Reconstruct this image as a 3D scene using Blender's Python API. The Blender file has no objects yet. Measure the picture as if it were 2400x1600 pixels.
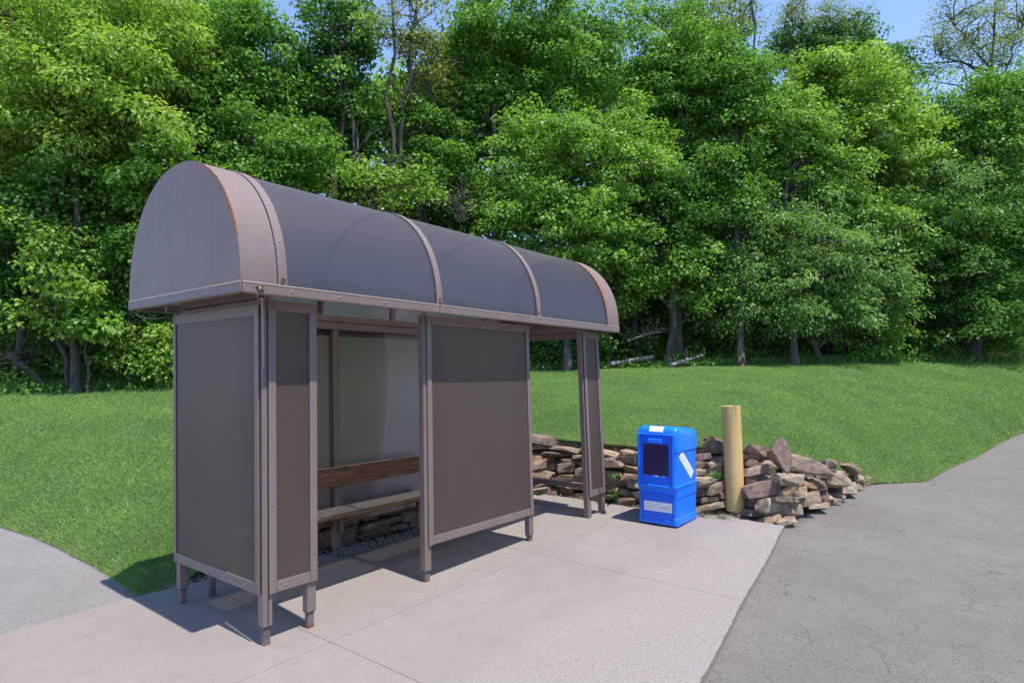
import bpy, math, random
import numpy as np
from mathutils import Vector, Matrix, noise as mnoise
R = math.radians
sc = bpy.context.scene
rng = np.random.default_rng(7)
random.seed(7)

# ------------------------------------------------------------------ camera
YAW, FPX, CAM, SHIFT = -0.9051, 1452.94, (-2.038, -3.5536, 1.62), 78.53
cd = bpy.data.cameras.new('camera'); cam = bpy.data.objects.new('camera', cd)
sc.collection.objects.link(cam); sc.camera = cam
cam.location = CAM
cam.rotation_euler = (R(90), R(0.2), YAW)
cd.sensor_width = 36; cd.lens = FPX / 2400 * 36; cd.shift_y = SHIFT / 2400
cd.clip_start = .05; cd.clip_end = 600

# ------------------------------------------------------------------ light
SUN = Vector((-.07, -.74, 2.1)).normalized()
w = bpy.data.worlds.new('World'); sc.world = w; w.use_nodes = True
nt = w.node_tree; bg = nt.nodes['Background']
sky = nt.nodes.new('ShaderNodeTexSky'); sky.sky_type = 'NISHITA'; sky.sun_disc = False
sky.sun_elevation = math.asin(SUN.z); sky.sun_rotation = math.atan2(SUN.x, SUN.y)
sky.air_density = .50; sky.dust_density = 0.0; sky.ozone_density = 1.0; sky.altitude = 0
nt.links.new(sky.outputs[0], bg.inputs[0]); bg.inputs[1].default_value = .15
ld = bpy.data.lights.new('sun', 'SUN'); ld.energy = 2.15; ld.angle = R(.5); ld.color = (1, .95, .88)
sun = bpy.data.objects.new('sun', ld); sc.collection.objects.link(sun)
sun.rotation_euler = SUN.to_track_quat('Z', 'Y').to_euler(); sun.location = (0, -20, 30)
vs = sc.view_settings; vs.view_transform = 'Standard'; vs.look = 'None'; vs.gamma = 1; vs.exposure = 1.72
vs.use_curve_mapping = False
sc.cycles.max_bounces = 8; sc.cycles.transparent_max_bounces = 12; sc.cycles.transmission_bounces = 6
sc.cycles.caustics_reflective = False; sc.cycles.caustics_refractive = False

# ------------------------------------------------------------------ helpers
COL = sc.collection
class MB:
    """collects faces, builds one mesh object"""
    def __init__(s): s.v = []; s.f = []; s.m = []; s.sm = []
    def add(s, vs, fs, m=0, smooth=False):
        o = len(s.v); s.v += [tuple(p) for p in vs]
        for f in fs: s.f.append([i + o for i in f]); s.m.append(m); s.sm.append(smooth)
    def box(s, a, b, m=0, bev=0.0, fn=None):
        (x0, y0, z0), (x1, y1, z1) = a, b
        x0, x1 = min(x0, x1), max(x0, x1); y0, y1 = min(y0, y1), max(y0, y1); z0, z1 = min(z0, z1), max(z0, z1)
        c = min(bev, .49 * (x1 - x0), .49 * (y1 - y0), .49 * (z1 - z0))
        if c <= 0:
            vs = [(x, y, z) for z in (z0, z1) for y in (y0, y1) for x in (x0, x1)]
            fs = [(0, 2, 3, 1), (4, 5, 7, 6), (0, 1, 5, 4), (2, 6, 7, 3), (0, 4, 6, 2), (1, 3, 7, 5)]
        else:
            vs = []; idx = {}
            for ax in range(3):
                for sx in (0, 1):
                    for sy in (0, 1):
                        for sz in (0, 1):
                            S = (sx, sy, sz); lo = (x0, y0, z0); hi = (x1, y1, z1)
                            p = [(hi[k] if S[k] else lo[k]) + (0 if k == ax else (-c if S[k] else c)) for k in range(3)]
                            idx[(ax, S)] = len(vs); vs.append(tuple(p))
            fs = []
            def quad(ax, sgn):
                o = [k for k in range(3) if k != ax]; q = []
                for u, v in ((0, 0), (1, 0), (1, 1), (0, 1)):
                    S = [0, 0, 0]; S[ax] = sgn; S[o[0]] = u; S[o[1]] = v; q.append(idx[(ax, tuple(S))])
                return q
            for ax in range(3):
                for sgn in (0, 1): fs.append(quad(ax, sgn))
            for ax in range(3):
                a1, a2 = [k for k in range(3) if k != ax]
                for u in (0, 1):
                    for v in (0, 1):
                        S0 = [0, 0, 0]; S0[a1] = u; S0[a2] = v; S1 = list(S0); S1[ax] = 1
                        fs.append([idx[(a1, tuple(S0))], idx[(a1, tuple(S1))], idx[(a2, tuple(S1))], idx[(a2, tuple(S0))]])
            for sx in (0, 1):
                for sy in (0, 1):
                    for sz in (0, 1): fs.append([idx[(k, (sx, sy, sz))] for k in range(3)])
        if fn: vs = [fn(p) for p in vs]
        s.add(vs, fs, m)
    def tube(s, pts, rad, n=8, m=0, cap=True, smooth=True):
        pts = [Vector(p) for p in pts]; k = len(pts)
        rad = [rad] * k if isinstance(rad, (int, float)) else rad
        vs = []
        for i, p in enumerate(pts):
            t = (pts[min(i + 1, k - 1)] - pts[max(i - 1, 0)]).normalized()
            a = t.cross(Vector((0, 0, 1)) if abs(t.z) < .9 else Vector((1, 0, 0))).normalized(); b = t.cross(a)
            for j in range(n):
                q = 2 * math.pi * j / n; vs.append(p + (a * math.cos(q) + b * math.sin(q)) * rad[i])
        fs = [(i * n + j, i * n + (j + 1) % n, (i + 1) * n + (j + 1) % n, (i + 1) * n + j) for i in range(k - 1) for j in range(n)]
        s.add(vs, fs, m, smooth)
        if cap:
            o = len(s.v) - len(vs)
            s.f.append([o + j for j in range(n)]); s.m.append(m); s.sm.append(False)
            s.f.append([o + (k - 1) * n + j for j in range(n)][::-1]); s.m.append(m); s.sm.append(False)
    def dome(s, c, nrm, r, m=0):
        c = Vector(c); nn = Vector(nrm).normalized(); a = nn.orthogonal().normalized(); b = nn.cross(a)
        vs = []; n = 8
        for h, q in ((0, 1), (.45, .85), (.7, .45)):
            for j in range(n):
                t = 2 * math.pi * j / n; vs.append(c + nn * (h * r) + (a * math.cos(t) + b * math.sin(t)) * (r * q))
        vs.append(c + nn * r * .78)
        fs = [(i * n + j, i * n + (j + 1) % n, (i + 1) * n + (j + 1) % n, (i + 1) * n + j) for i in range(2) for j in range(n)]
        fs += [(2 * n + j, 2 * n + (j + 1) % n, 3 * n) for j in range(n)]
        s.add(vs, fs, m, True)
    def build(s, name, mats, parent=None, fix=True, origin=None):
        me = bpy.data.meshes.new(name)
        o0 = Vector(parent['_o']) if parent is not None else Vector(origin or (0, 0, 0))
        me.from_pydata([tuple(Vector(p) - o0) for p in s.v], [], s.f)
        for m in (mats if isinstance(mats, (list, tuple)) else [mats]): me.materials.append(m)
        me.polygons.foreach_set('material_index', s.m); me.polygons.foreach_set('use_smooth', s.sm)
        if fix:
            import bmesh
            bm = bmesh.new(); bm.from_mesh(me); bmesh.ops.recalc_face_normals(bm, faces=bm.faces); bm.to_mesh(me); bm.free()
        me.update()
        o = bpy.data.objects.new(name, me); COL.objects.link(o)
        if parent is not None: o.parent = parent; o['_o'] = tuple(o0)
        else: o.location = o0; o['_o'] = tuple(o0)
        return o
def tag(o, label=None, cat=None, group=None, kind=None):
    if label: o['label'] = label
    if cat: o['category'] = cat
    if group: o['group'] = group
    if kind: o['kind'] = kind
    return o
def thing(name, label, cat, loc, group=None):
    o = bpy.data.objects.new(name, None); COL.objects.link(o); o.location = loc; o['_o'] = tuple(loc)
    o.empty_display_size = .2
    return tag(o, label, cat, group)
def quads(name, V, mats, parent=None, attr=None, k=4, matidx=None, org=None):
    """big soup of disconnected k-gons: V is (n,k,3)"""
    n = len(V); me = bpy.data.meshes.new(name)
    o0 = np.array(parent['_o']) if parent is not None else np.array(org if org is not None else (0, 0, 0))
    me.vertices.add(n * k); me.vertices.foreach_set('co', (V - o0).astype(np.float32).ravel())
    me.loops.add(n * k); me.loops.foreach_set('vertex_index', np.arange(n * k, dtype=np.int32))
    me.polygons.add(n); me.polygons.foreach_set('loop_start', np.arange(n, dtype=np.int32) * k)
    me.polygons.foreach_set('loop_total', np.full(n, k, np.int32))
    for m in (mats if isinstance(mats, (list, tuple)) else [mats]): me.materials.append(m)
    if matidx is not None: me.polygons.foreach_set('material_index', matidx.astype(np.int32))
    if attr is not None:
        a = me.attributes.new('rnd', 'FLOAT', 'FACE'); a.data.foreach_set('value', attr.astype(np.float32))
    me.update(calc_edges=True)
    o = bpy.data.objects.new(name, me); COL.objects.link(o)
    if parent is not None: o.parent = parent
    else: o.location = tuple(o0)
    o['_o'] = tuple(float(q) for q in o0)
    return o

# ------------------------------------------------------------------ materials
class NT:
    def __init__(s, name):
        s.mat = bpy.data.materials.new(name); s.mat.use_nodes = True; s.t = s.mat.node_tree; s.t.nodes.clear()
        s.out = s.n('ShaderNodeOutputMaterial')
    def n(s, typ, **kw):
        o = s.t.nodes.new(typ)
        for k, v in kw.items(): setattr(o, k, v)
        return o
    def l(s, a, b): s.t.links.new(a, b)
    def set(s, node, **kw):
        for k, v in kw.items():
            i = node.inputs[k.replace('_', ' ')]
            if hasattr(v, 'is_linked'): s.l(v, i)
            else: i.default_value = (*v, 1) if isinstance(v, tuple) and len(v) == 3 and i.type == 'RGBA' else v
        return node
    def pos(s): return s.n('ShaderNodeNewGeometry').outputs['Position']
    def noise(s, vec, scale, detail=4, rough=.55, dist=0.0):
        o = s.n('ShaderNodeTexNoise'); s.l(vec, o.inputs['Vector'])
        o.inputs['Scale'].default_value = scale; o.inputs['Detail'].default_value = detail
        o.inputs['Roughness'].default_value = rough; o.inputs['Distortion'].default_value = dist
        return o.outputs['Fac']
    def ramp(s, fac, stops, interp='LINEAR'):
        o = s.n('ShaderNodeValToRGB'); s.l(fac, o.inputs[0]); e = o.color_ramp.elements; o.color_ramp.interpolation = interp
        while len(e) < len(stops): e.new(.5)
        for q, (p, c) in zip(e, stops):
            q.position = p; q.color = (*c, 1) if isinstance(c, tuple) else (c, c, c, 1)
        return o.outputs['Color']
    def mix(s, fac, a, b, mode='MIX'):
        o = s.n('ShaderNodeMix', data_type='RGBA', blend_type=mode)
        for i, v in ((0, fac), (6, a), (7, b)):
            if hasattr(v, 'is_linked'): s.l(v, o.inputs[i])
            else: o.inputs[i].default_value = (*v, 1) if isinstance(v, tuple) else v
        return o.outputs[2]
    def math(s, op, a, b=0.0):
        o = s.n('ShaderNodeMath', operation=op)
        for i, v in ((0, a), (1, b)):
            if hasattr(v, 'is_linked'): s.l(v, o.inputs[i])
            else: o.inputs[i].default_value = v
        return o.outputs[0]
    def scale(s, vec, v):
        o = s.n('ShaderNodeVectorMath', operation='MULTIPLY'); s.l(vec, o.inputs[0]); o.inputs[1].default_value = v
        return o.outputs[0]
    def bump(s, h, strength=.3, dist=.01):
        o = s.n('ShaderNodeBump'); s.l(h, o.inputs['Height']); o.inputs['Strength'].default_value = strength
        o.inputs['Distance'].default_value = dist; return o.outputs[0]
    def pbr(s, col, rough=.6, bump=None, metal=0.0, spec=.5, out=True):
        p = s.n('ShaderNodeBsdfPrincipled')
        for k, v in (('Base Color', col), ('Roughness', rough), ('Metallic', metal), ('Specular IOR Level', spec)):
            if hasattr(v, 'is_linked'): s.l(v, p.inputs[k])
            else: p.inputs[k].default_value = (*v, 1) if isinstance(v, tuple) else v
        if bump is not None: s.l(bump, p.inputs['Normal'])
        if out: s.l(p.outputs[0], s.out.inputs[0])
        return p
def m_concrete():
    t = NT('concrete'); p = t.pos()
    c = t.ramp(t.noise(p, .9, 5, .6), [(.3, (.208, .177, .160)), (.55, (.243, .210, .192)), (.75, (.268, .234, .215))])
    c = t.mix(t.ramp(t.noise(p, 5, 6, .7), [(.35, 1.0), (.6, 0.0)]), c, (.228, .199, .185))
    st = t.ramp(t.noise(t.scale(p, (1, 2.2, 1)), 1.6, 5, .65, .4), [(.52, 0.0), (.66, .55)])
    c = t.mix(st, c, (.215, .182, .165))
    g = t.ramp(t.noise(p, 160, 3, .7), [(.30, .80), (.5, 1.0), (.7, 1.08)])
    c = t.mix(1.0, c, g, 'MULTIPLY')
    sp = t.ramp(t.noise(p, 55, 2, .5), [(.26, .6), (.31, 1.0)])
    c = t.mix(1.0, c, sp, 'MULTIPLY')
    # worn, more open sand texture towards the kerb side
    sx = t.n('ShaderNodeSeparateXYZ'); t.l(p, sx.inputs[0])
    edge = t.ramp(t.math('ADD', t.math('MULTIPLY', sx.outputs[1], -.5), t.math('MULTIPLY', t.noise(p, 2, 3), .5)), [(.8, 0.0), (1.15, .65)])
    gr = t.ramp(t.noise(p, 90, 4, .8), [(.36, (.155, .132, .122)), (.5, (.262, .232, .218)), (.66, (.34, .308, .293))])
    c = t.mix(edge, c, gr)
    h = t.math('ADD', t.noise(p, 120, 4, .7), t.math('MULTIPLY', t.noise(p, 12, 4), .6))
    t.pbr(c, .9, t.bump(h, .35, .006), spec=.25); return t.mat
def m_asphalt(name, a, b, cc, seam=True):
    t = NT(name); p = t.pos()
    c = t.ramp(t.noise(p, .55, 5, .6), [(.35, a), (.65, b)])
    c = t.mix(t.ramp(t.noise(p, 4, 5, .65), [(.45, 0.0), (.7, .5)]), c, cc)
    g = t.ramp(t.noise(p, 130, 3, .75), [(.3, .55), (.5, 1.0), (.72, 1.25)])
    c = t.mix(1.0, c, g, 'MULTIPLY')
    c = t.mix(1.0, c, t.ramp(t.noise(p, 45, 3, .6), [(.3, .6), (.42, 1.0)]), 'MULTIPLY')
    if seam:
        v = t.n('ShaderNodeTexVoronoi', feature='DISTANCE_TO_EDGE'); v.inputs['Scale'].default_value = 2.1
        wv = t.n('ShaderNodeVectorMath', operation='ADD'); t.l(p, wv.inputs[0])
        nz = t.n('ShaderNodeTexNoise'); t.l(p, nz.inputs['Vector']); nz.inputs['Scale'].default_value = 3.5; nz.inputs['Detail'].default_value = 5
        t.l(t.scale(nz.outputs['Color'], (.5, .5, .5)), wv.inputs[1]); t.l(wv.outputs[0], v.inputs['Vector'])
        cr = t.math('MULTIPLY', t.ramp(v.outputs['Distance'], [(.0, 1.0), (.014, 0.0)]), t.ramp(t.noise(p, .9, 3), [(.42, 0.0), (.58, .75)]))
        c = t.mix(cr, c, (.07, .065, .06))
    h = t.math('ADD', t.noise(p, 110, 4, .8), t.math('MULTIPLY', t.noise(p, 30, 3), .5))
    t.pbr(c, .92, t.bump(h, .7, .008), spec=.2); return t.mat
def m_paint(name, col, rough=.55, rust=False, var=.05):
    t = NT(name); p = t.pos()
    c = t.mix(t.ramp(t.noise(p, 3.5, 4), [(.35, 0.0), (.7, 1.0)]), tuple(q * (1 - var) for q in col), tuple(q * (1 + var) for q in col))
    streak = t.ramp(t.noise(t.scale(p, (26, 26, .35)), 1.0, 4, .6), [(.45, 0.0), (.8, .22)])
    c = t.mix(streak, c, tuple(min(1, q * 1.45 + .02) for q in col))
    c = t.mix(t.ramp(t.noise(p, 70, 3, .6), [(.25, .35), (.32, 0.0)]), c, (.10, .06, .045))
    rg = t.ramp(t.noise(p, 12, 4), [(.3, rough - .03), (.7, rough + .05)])
    if rust:
        at = t.n('ShaderNodeAttribute'); at.attribute_name = 'rust'
        k = t.math('MULTIPLY', at.outputs['Fac'], t.ramp(t.noise(p, 38, 5, .75), [(.36, 0.0), (.52, 1.6)]))
        rc = t.ramp(t.noise(p, 60, 4, .7), [(.3, (.10, .035, .02)), (.5, (.30, .11, .045)), (.7, (.46, .24, .13))])
        c = t.mix(k, c, rc)
    t.pbr(c, rg, t.bump(t.noise(p, 60, 3), .06, .003), spec=.28); return t.mat
def m_sheet(name, dcol, tcol, trans, clear, ccol, gloss=.06, rough=.25, streaks=True):
    """tinted frosted plastic glazing: scatters light through, with a little clear transmission"""
    t = NT(name); p = t.pos()
    nz = t.ramp(t.noise(t.scale(p, (5, 5, .9)), 1.2, 5, .6), [(.3, .94), (.7, 1.05)])
    d = t.n('ShaderNodeBsdfDiffuse'); t.l(t.mix(1.0, dcol, nz, 'MULTIPLY'), d.inputs[0])
    tr = t.n('ShaderNodeBsdfTranslucent'); tr.inputs[0].default_value = (*tcol, 1)
    m1 = t.n('ShaderNodeMixShader'); m1.inputs[0].default_value = trans; t.l(d.outputs[0], m1.inputs[1]); t.l(tr.outputs[0], m1.inputs[2])
    cl = t.n('ShaderNodeBsdfTransparent'); cl.inputs[0].default_value = (*ccol, 1)
    m2 = t.n('ShaderNodeMixShader'); m2.inputs[0].default_value = clear; t.l(m1.outputs[0], m2.inputs[1]); t.l(cl.outputs[0], m2.inputs[2])
    g = t.n('ShaderNodeBsdfGlossy'); g.inputs['Color'].default_value = (.86, .82, .86, 1)
    t.l(t.ramp(t.noise(p, 9, 4), [(.3, rough * .97), (.7, rough * 1.03)]), g.inputs['Roughness'])
    lw = t.n('ShaderNodeLayerWeight'); lw.inputs[0].default_value = .35
    fac = t.math('ADD', t.math('MULTIPLY', lw.outputs['Fresnel'], .28), gloss)
    m3 = t.n('ShaderNodeMixShader'); t.l(fac, m3.inputs[0]); t.l(m2.outputs[0], m3.inputs[1]); t.l(g.outputs[0], m3.inputs[2])
    t.l(m3.outputs[0], t.out.inputs[0]); return t.mat
def m_wood(name, a, b, c_, rough=.6):
    t = NT(name); p = t.pos()
    q = t.scale(p, (1.3, 22, 22)); n1 = t.noise(q, 2.0, 6, .65, .6); n2 = t.noise(t.scale(p, (2.5, 60, 60)), 2.0, 4, .7)
    c = t.ramp(n1, [(.3, a), (.5, b), (.72, c_)])
    c = t.mix(t.ramp(n2, [(.4, .75), (.6, 0.0)]), c, tuple(x * .45 for x in a))
    t.pbr(c, rough, t.bump(n2, .35, .004), spec=.35); return t.mat
def m_stone():
    t = NT('sandstone'); p = t.pos(); at = t.n('ShaderNodeAttribute'); at.attribute_name = 'tint'
    base = t.ramp(at.outputs['Fac'], [(0.0, (.17, .115, .095)), (.25, (.31, .225, .18)), (.5, (.35, .26, .175)), (.75, (.46, .37, .265)), (1.0, (.40, .235, .115))])
    n1 = t.noise(t.scale(p, (1, 1, 2.2)), 9, 6, .7, .5)
    c = t.mix(t.ramp(n1, [(.35, .85), (.58, 0.0)]), base, (.13, .09, .07))
    c = t.mix(t.ramp(t.noise(p, 14, 5, .7), [(.54, 0.0), (.72, .7)]), c, (.40, .33, .26))
    c = t.mix(t.ramp(t.noise(p, 5, 5, .7), [(.56, 0.0), (.72, .65)]), c, (.34, .17, .07))
    c = t.mix(1.0, c, t.ramp(t.noise(p, 90, 3, .7), [(.3, .6), (.55, 1.05)]), 'MULTIPLY')
    h = t.math('ADD', t.math('MULTIPLY', t.noise(p, 22, 6, .75), 1.0), t.math('MULTIPLY', t.noise(t.scale(p, (1, 1, 3)), 70, 4, .7), .4))
    t.pbr(c, .88, t.bump(h, .9, .02), spec=.25); return t.mat
def m_leaf(name, lo, mid, hi, trans=.32, rough=.46, spec=.27):
    t = NT(name); at = t.n('ShaderNodeAttribute'); at.attribute_name = 'rnd'
    c = t.ramp(at.outputs['Fac'], [(0.0, lo), (.55, mid), (1.0, hi)])
    p = t.pbr(c, rough, None, spec=spec, out=False)
    tr = t.n('ShaderNodeBsdfTranslucent'); t.l(t.mix(1.0, c, (1.25, 1.35, .55), 'MULTIPLY'), tr.inputs[0])
    m = t.n('ShaderNodeMixShader'); m.inputs[0].default_value = trans; t.l(p.outputs[0], m.inputs[1]); t.l(tr.outputs[0], m.inputs[2])
    t.l(m.outputs[0], t.out.inputs[0]); return t.mat
def m_bark(name, a, b):
    t = NT(name); p = t.pos(); n = t.noise(t.scale(p, (1, 1, .25)), 16, 6, .75)
    c = t.mix(t.ramp(t.noise(p, 2.3, 4), [(.5, 0.0), (.7, .6)]), t.ramp(n, [(.3, a), (.7, b)]), tuple(min(1, q * 1.5) for q in b))
    t.pbr(c, .9, t.bump(n, .8, .02), spec=.2); return t.mat
def m_soil(name, a, b, c_):
    t = NT(name); p = t.pos()
    c = t.ramp(t.noise(p, 7, 7, .8), [(.3, a), (.5, b), (.72, c_)])
    c = t.mix(t.ramp(t.noise(p, 60, 3, .7), [(.55, 0.0), (.7, .6)]), c, tuple(min(1, q * 1.8) for q in c_))
    t.pbr(c, .95, t.bump(t.noise(p, 40, 6, .8), 1.0, .03), spec=.15); return t.mat
def m_lawn():
    t = NT('lawn_soil'); p = t.pos()
    c = t.ramp(t.noise(p, 1.1, 6, .65), [(.3, (.075, .15, .028)), (.55, (.105, .195, .038)), (.75, (.14, .22, .05))])
    c = t.mix(t.ramp(t.noise(p, 55, 4, .8), [(.35, .8), (.6, 0.0)]), c, (.035, .08, .018))
    t.pbr(c, .95, t.bump(t.noise(p, 60, 5, .8), 1.0, .04), spec=.1); return t.mat
def m_grass():
    t = NT('grass_blade'); p = t.pos(); at = t.n('ShaderNodeAttribute'); at.attribute_name = 'rnd'
    c = t.ramp(at.outputs['Fac'], [(0.0, (.112, .215, .048)), (.5, (.205, .355, .085)), (.84, (.32, .47, .15)), (.93, (.36, .40, .18)), (1.0, (.40, .34, .19))])
    k = t.ramp(t.noise(p, .8, 5, .6), [(.3, .84), (.5, 1.0), (.7, 1.16)])
    c = t.mix(1.0, c, k, 'MULTIPLY')
    pr = t.pbr(c, .5, None, spec=.3, out=False); tr = t.n('ShaderNodeBsdfTranslucent'); t.l(c, tr.inputs[0])
    m = t.n('ShaderNodeMixShader'); m.inputs[0].default_value = .45; t.l(pr.outputs[0], m.inputs[1]); t.l(tr.outputs[0], m.inputs[2])
    t.l(m.outputs[0], t.out.inputs[0]); return t.mat
def m_plain(name, col, rough=.5, metal=0.0, spec=.5, var=.0, sc_=20):
    t = NT(name)
    if var:
        p = t.pos(); c = t.mix(t.noise(p, sc_, 4), tuple(q * (1 - var) for q in col), tuple(min(1, q * (1 + var)) for q in col))
    else: c = col
    t.pbr(c, rough, None, metal, spec); return t.mat

M = dict(
 concrete=m_concrete(), asphalt=m_asphalt('asphalt', (.158, .141, .131), (.187, .168, .157), (.140, .125, .116)),
 path=m_asphalt('path_asphalt', (.205, .187, .182), (.243, .223, .218), (.185, .168, .163), False),
 paint=m_paint('bronze_paint', (.200, .150, .138)), rustpaint=m_paint('bronze_paint_rusting', (.200, .150, .140), rust=True),
 clear=None, foot=m_paint('worn_foot_paint', (.165, .128, .122), .6, var=.4),
 steel=m_plain('bolt_steel', (.30, .28, .27), .45, .9), rustbolt=m_plain('rust', (.19, .075, .035), .9, var=.6, sc_=90),
 gap=m_plain('shadow_gap_dark', (.015, .014, .014), .8),  # near-black colour standing in for the shade in narrow gaps
 panel=m_sheet('bronze_glazing', (.110, .084, .070), (.44, .32, .24), .34, .06, (.80, .64, .52), .010, .45),
 roofp=m_sheet('smoked_roof_sheet', (.040, .036, .040), (.56, .49, .44), .40, .09, (.97, .91, .85), .08, .36),
 woodb=m_wood('varnished_board', (.10, .048, .026), (.21, .105, .055), (.33, .19, .11), .5),
 woods=m_wood('weathered_board', (.44, .37, .31), (.58, .51, .44), (.68, .61, .54), .75),
 woodf=m_wood('board_edge', (.13, .075, .045), (.27, .17, .10), (.42, .31, .22), .7),
 stone=m_stone(), blue=m_plain('blue_plastic', (.003, .185, .93), .33, spec=.5, var=.06, sc_=4),
 blued=m_plain('blue_plastic_door', (.003, .12, .80), .36, var=.06, sc_=4), window=m_plain('door_window', (.028, .018, .075), .12, spec=.6),
 white=m_plain('sticker_white', (.78, .78, .82), .5), grey=m_plain('sticker_lettering', (.50, .52, .62), .5),
 dark=m_plain('dark_hollow', (.01, .01, .01), .9),
 bark=m_bark('grey_bark', (.042, .034, .029), (.12, .10, .087)), barkd=m_bark('dark_bark', (.035, .027, .022), (.10, .08, .065)),
 deadwood=m_bark('dead_wood', (.15, .13, .115), (.30, .275, .25)),
 soil=m_soil('soil', (.05, .038, .026), (.12, .09, .062), (.23, .19, .13)), litter=m_soil('leaf_litter', (.04, .03, .022), (.10, .072, .05), (.19, .145, .10)),
 gravel=m_soil('gravel_bed', (.06, .055, .05), (.13, .12, .11), (.30, .28, .26)),
 lawn=m_lawn(), grass=m_grass(),
 stalk=m_plain('dry_stalk', (.36, .28, .17), .8),
)
q_ = NT('clear_inner_face'); e_ = q_.n('ShaderNodeBsdfTransparent'); q_.l(e_.outputs[0], q_.out.inputs[0]); M['clear'] = q_.mat
t_ = NT('yellow_paint'); p_ = t_.pos()
c_ = t_.mix(t_.ramp(t_.noise(p_, 3, 5, .6), [(.35, 0.0), (.7, 1.0)]), (.60, .39, .14), (.68, .48, .21))
c_ = t_.mix(t_.ramp(t_.noise(t_.scale(p_, (9, 9, 1.1)), 2, 5, .7), [(.58, 0.0), (.75, .35)]), c_, (.40, .29, .16))
c_ = t_.mix(t_.ramp(t_.noise(p_, 48, 3, .6), [(.27, .9), (.31, 0.0)]), c_, (.10, .06, .035))
sx_ = t_.n('ShaderNodeSeparateXYZ'); t_.l(p_, sx_.inputs[0])
top_ = t_.math('MULTIPLY', t_.ramp(t_.math('SUBTRACT', sx_.outputs[2], .45), [(.55, 0.0), (.8, 1.0)]), t_.ramp(t_.noise(t_.scale(p_, (30, 30, 2)), 1, 4), [(.5, 0.0), (.66, .75)]))
c_ = t_.mix(top_, c_, (.16, .105, .06))
t_.pbr(c_, .45, t_.bump(t_.noise(p_, 30, 4), .08, .004), spec=.4); M['yellow'] = t_.mat

# ------------------------------------------------------------------ ground heights
GX, GY = .0217, .0096
def pad(x, y): return GX * (np.clip(x, -8, 26) - 2) + GY * np.clip(y, -8, 8)
FW = np.array([-math.sin(YAW), math.cos(YAW)]); RT = np.array([math.cos(YAW), math.sin(YAW)])
C2 = np.array(CAM[:2])
def at(px, d, py=None):
    """world point seen at pixel column px (of 2400) at depth d; height from pixel row py"""
    xy = C2 + FW * d + RT * (d * (px - 1200) / FPX)
    if py is None: return xy
    return Vector((xy[0], xy[1], CAM[2] - (py - 800 - SHIFT) / FPX * d))
PXT = [-1200, -300, 200, 600, 1200, 1700, 2100, 2500, 2900, 3600]
def treeline(px): return np.interp(px, PXT, [12.5, 12.5, 13, 14.5, 16.5, 18, 19, 20, 20, 20])
def edge_py(px): return np.interp(px, [-300, 0, 400, 900, 1240, 1700, 2000, 2400, 2900], [922, 915, 903, 884, 868, 858, 851, 850, 848])
NEAR = [(-.6, 16, 0), (-.2, 9, 0), (-.17, 5, 0), (-.04, 3.05, 0), (-.1, 1.60, -.02), (.16, 1.56, -.02), (.5, 1.66, .10), (.85, 1.75, .40), (1.4, 1.66, .60), (2.4, 1.58, .68), (4.0, 1.62, .70), (4.6, 1.54, .70),
        (4.87, 1.24, .70), (4.90, .6, .68), (4.92, -.4, .68), (5.25, -.75, .70), (5.62, -1.05, .68), (6.0, -1.55, .50), (6.9, -1.85, .30), (8.0, -2.12, -.03), (8.7, -2.73, -.06),
        (11.85, -3.25, -.06), (16.9, -4.02, -.06), (26, -5.6, -.06), (40, -9, -.06)]
NB = np.array([math.atan2(y - C2[1], x - C2[0]) for x, y, h in NEAR])
NR = np.array([math.hypot(x - C2[0], y - C2[1]) for x, y, h in NEAR])
NZ = np.array([pad(x, y) + h for x, y, h in NEAR])
B0 = math.atan2(FW[1], FW[0])
def polar(b):
    rn = np.interp(b, NB[::-1], NR[::-1]); zn = np.interp(b, NB[::-1], NZ[::-1])
    th = np.clip(b - B0, -1.2, 1.2); px = 1200 - FPX * np.tan(th); d = treeline(px); rf = np.maximum(d / np.cos(th), rn + 4)
    zf = CAM[2] - (edge_py(px) - 800 - SHIFT) / FPX * d
    return rn, zn, rf, zf
def terrain_pr(b, r):
    rn, zn, rf, zf = polar(b)
    t = np.clip((r - rn) / (rf - rn), 0, 1)
    prof = t + .07 * np.sin(math.pi * t)
    z = zn + (zf - zn) * prof
    return np.where(r > rf, zf + .17 * (r - rf), z)
def terrain(x, y):
    b = np.arctan2(y - C2[1], x - C2[0]); r = np.hypot(x - C2[0], y - C2[1])
    return terrain_pr(b, r)

# ground, road, path, pavement
g = MB(); n = 24
xs = np.concatenate([[-250, -120, -60], np.linspace(-30, 45, 26), [90, 250]]); ys = np.concatenate([[-250, -120, -60], np.linspace(-30, 30, 21), [60, 120, 250]])
def sheet(name, xs, ys, dz, mat, kind='structure'):
    m = MB(); vs = [(x, y, float(pad(x, y)) + dz) for y in ys for x in xs]; nx = len(xs)
    m.add(vs, [(j * nx + i, j * nx + i + 1, (j + 1) * nx + i + 1, (j + 1) * nx + i) for j in range(len(ys) - 1) for i in range(nx - 1)])
    return tag(m.build(name, mat), kind=kind)
sheet('ground', xs, ys, -.075, M['soil'])
sheet('road', np.concatenate([[-120], np.linspace(-8, 26, 18), [90]]), np.concatenate([[-90, -40], np.linspace(-8, 2.5, 9)]), -.055, M['asphalt'])
def kerb_y(x): return -2.11 + (x - 2.45) * .134 + .006 * math.sin(x * 3.1) + .008 * mnoise.noise((x * 9, 0, 0)) + .006 * mnoise.noise((x * 31, 5, 0))
def back_y(x): return float(np.interp(x, [-9, -.15, .3, 1.24, 2.3, 3.4, 4.4, 4.72], [1.55, 1.55, 1.5, 1.2, 1.02, 1.15, 1.28, 1.3]))
pv = MB()
xj = [-9, -4.3, -1.95, .30, 2.50, 4.78]; yj = -.27
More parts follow.
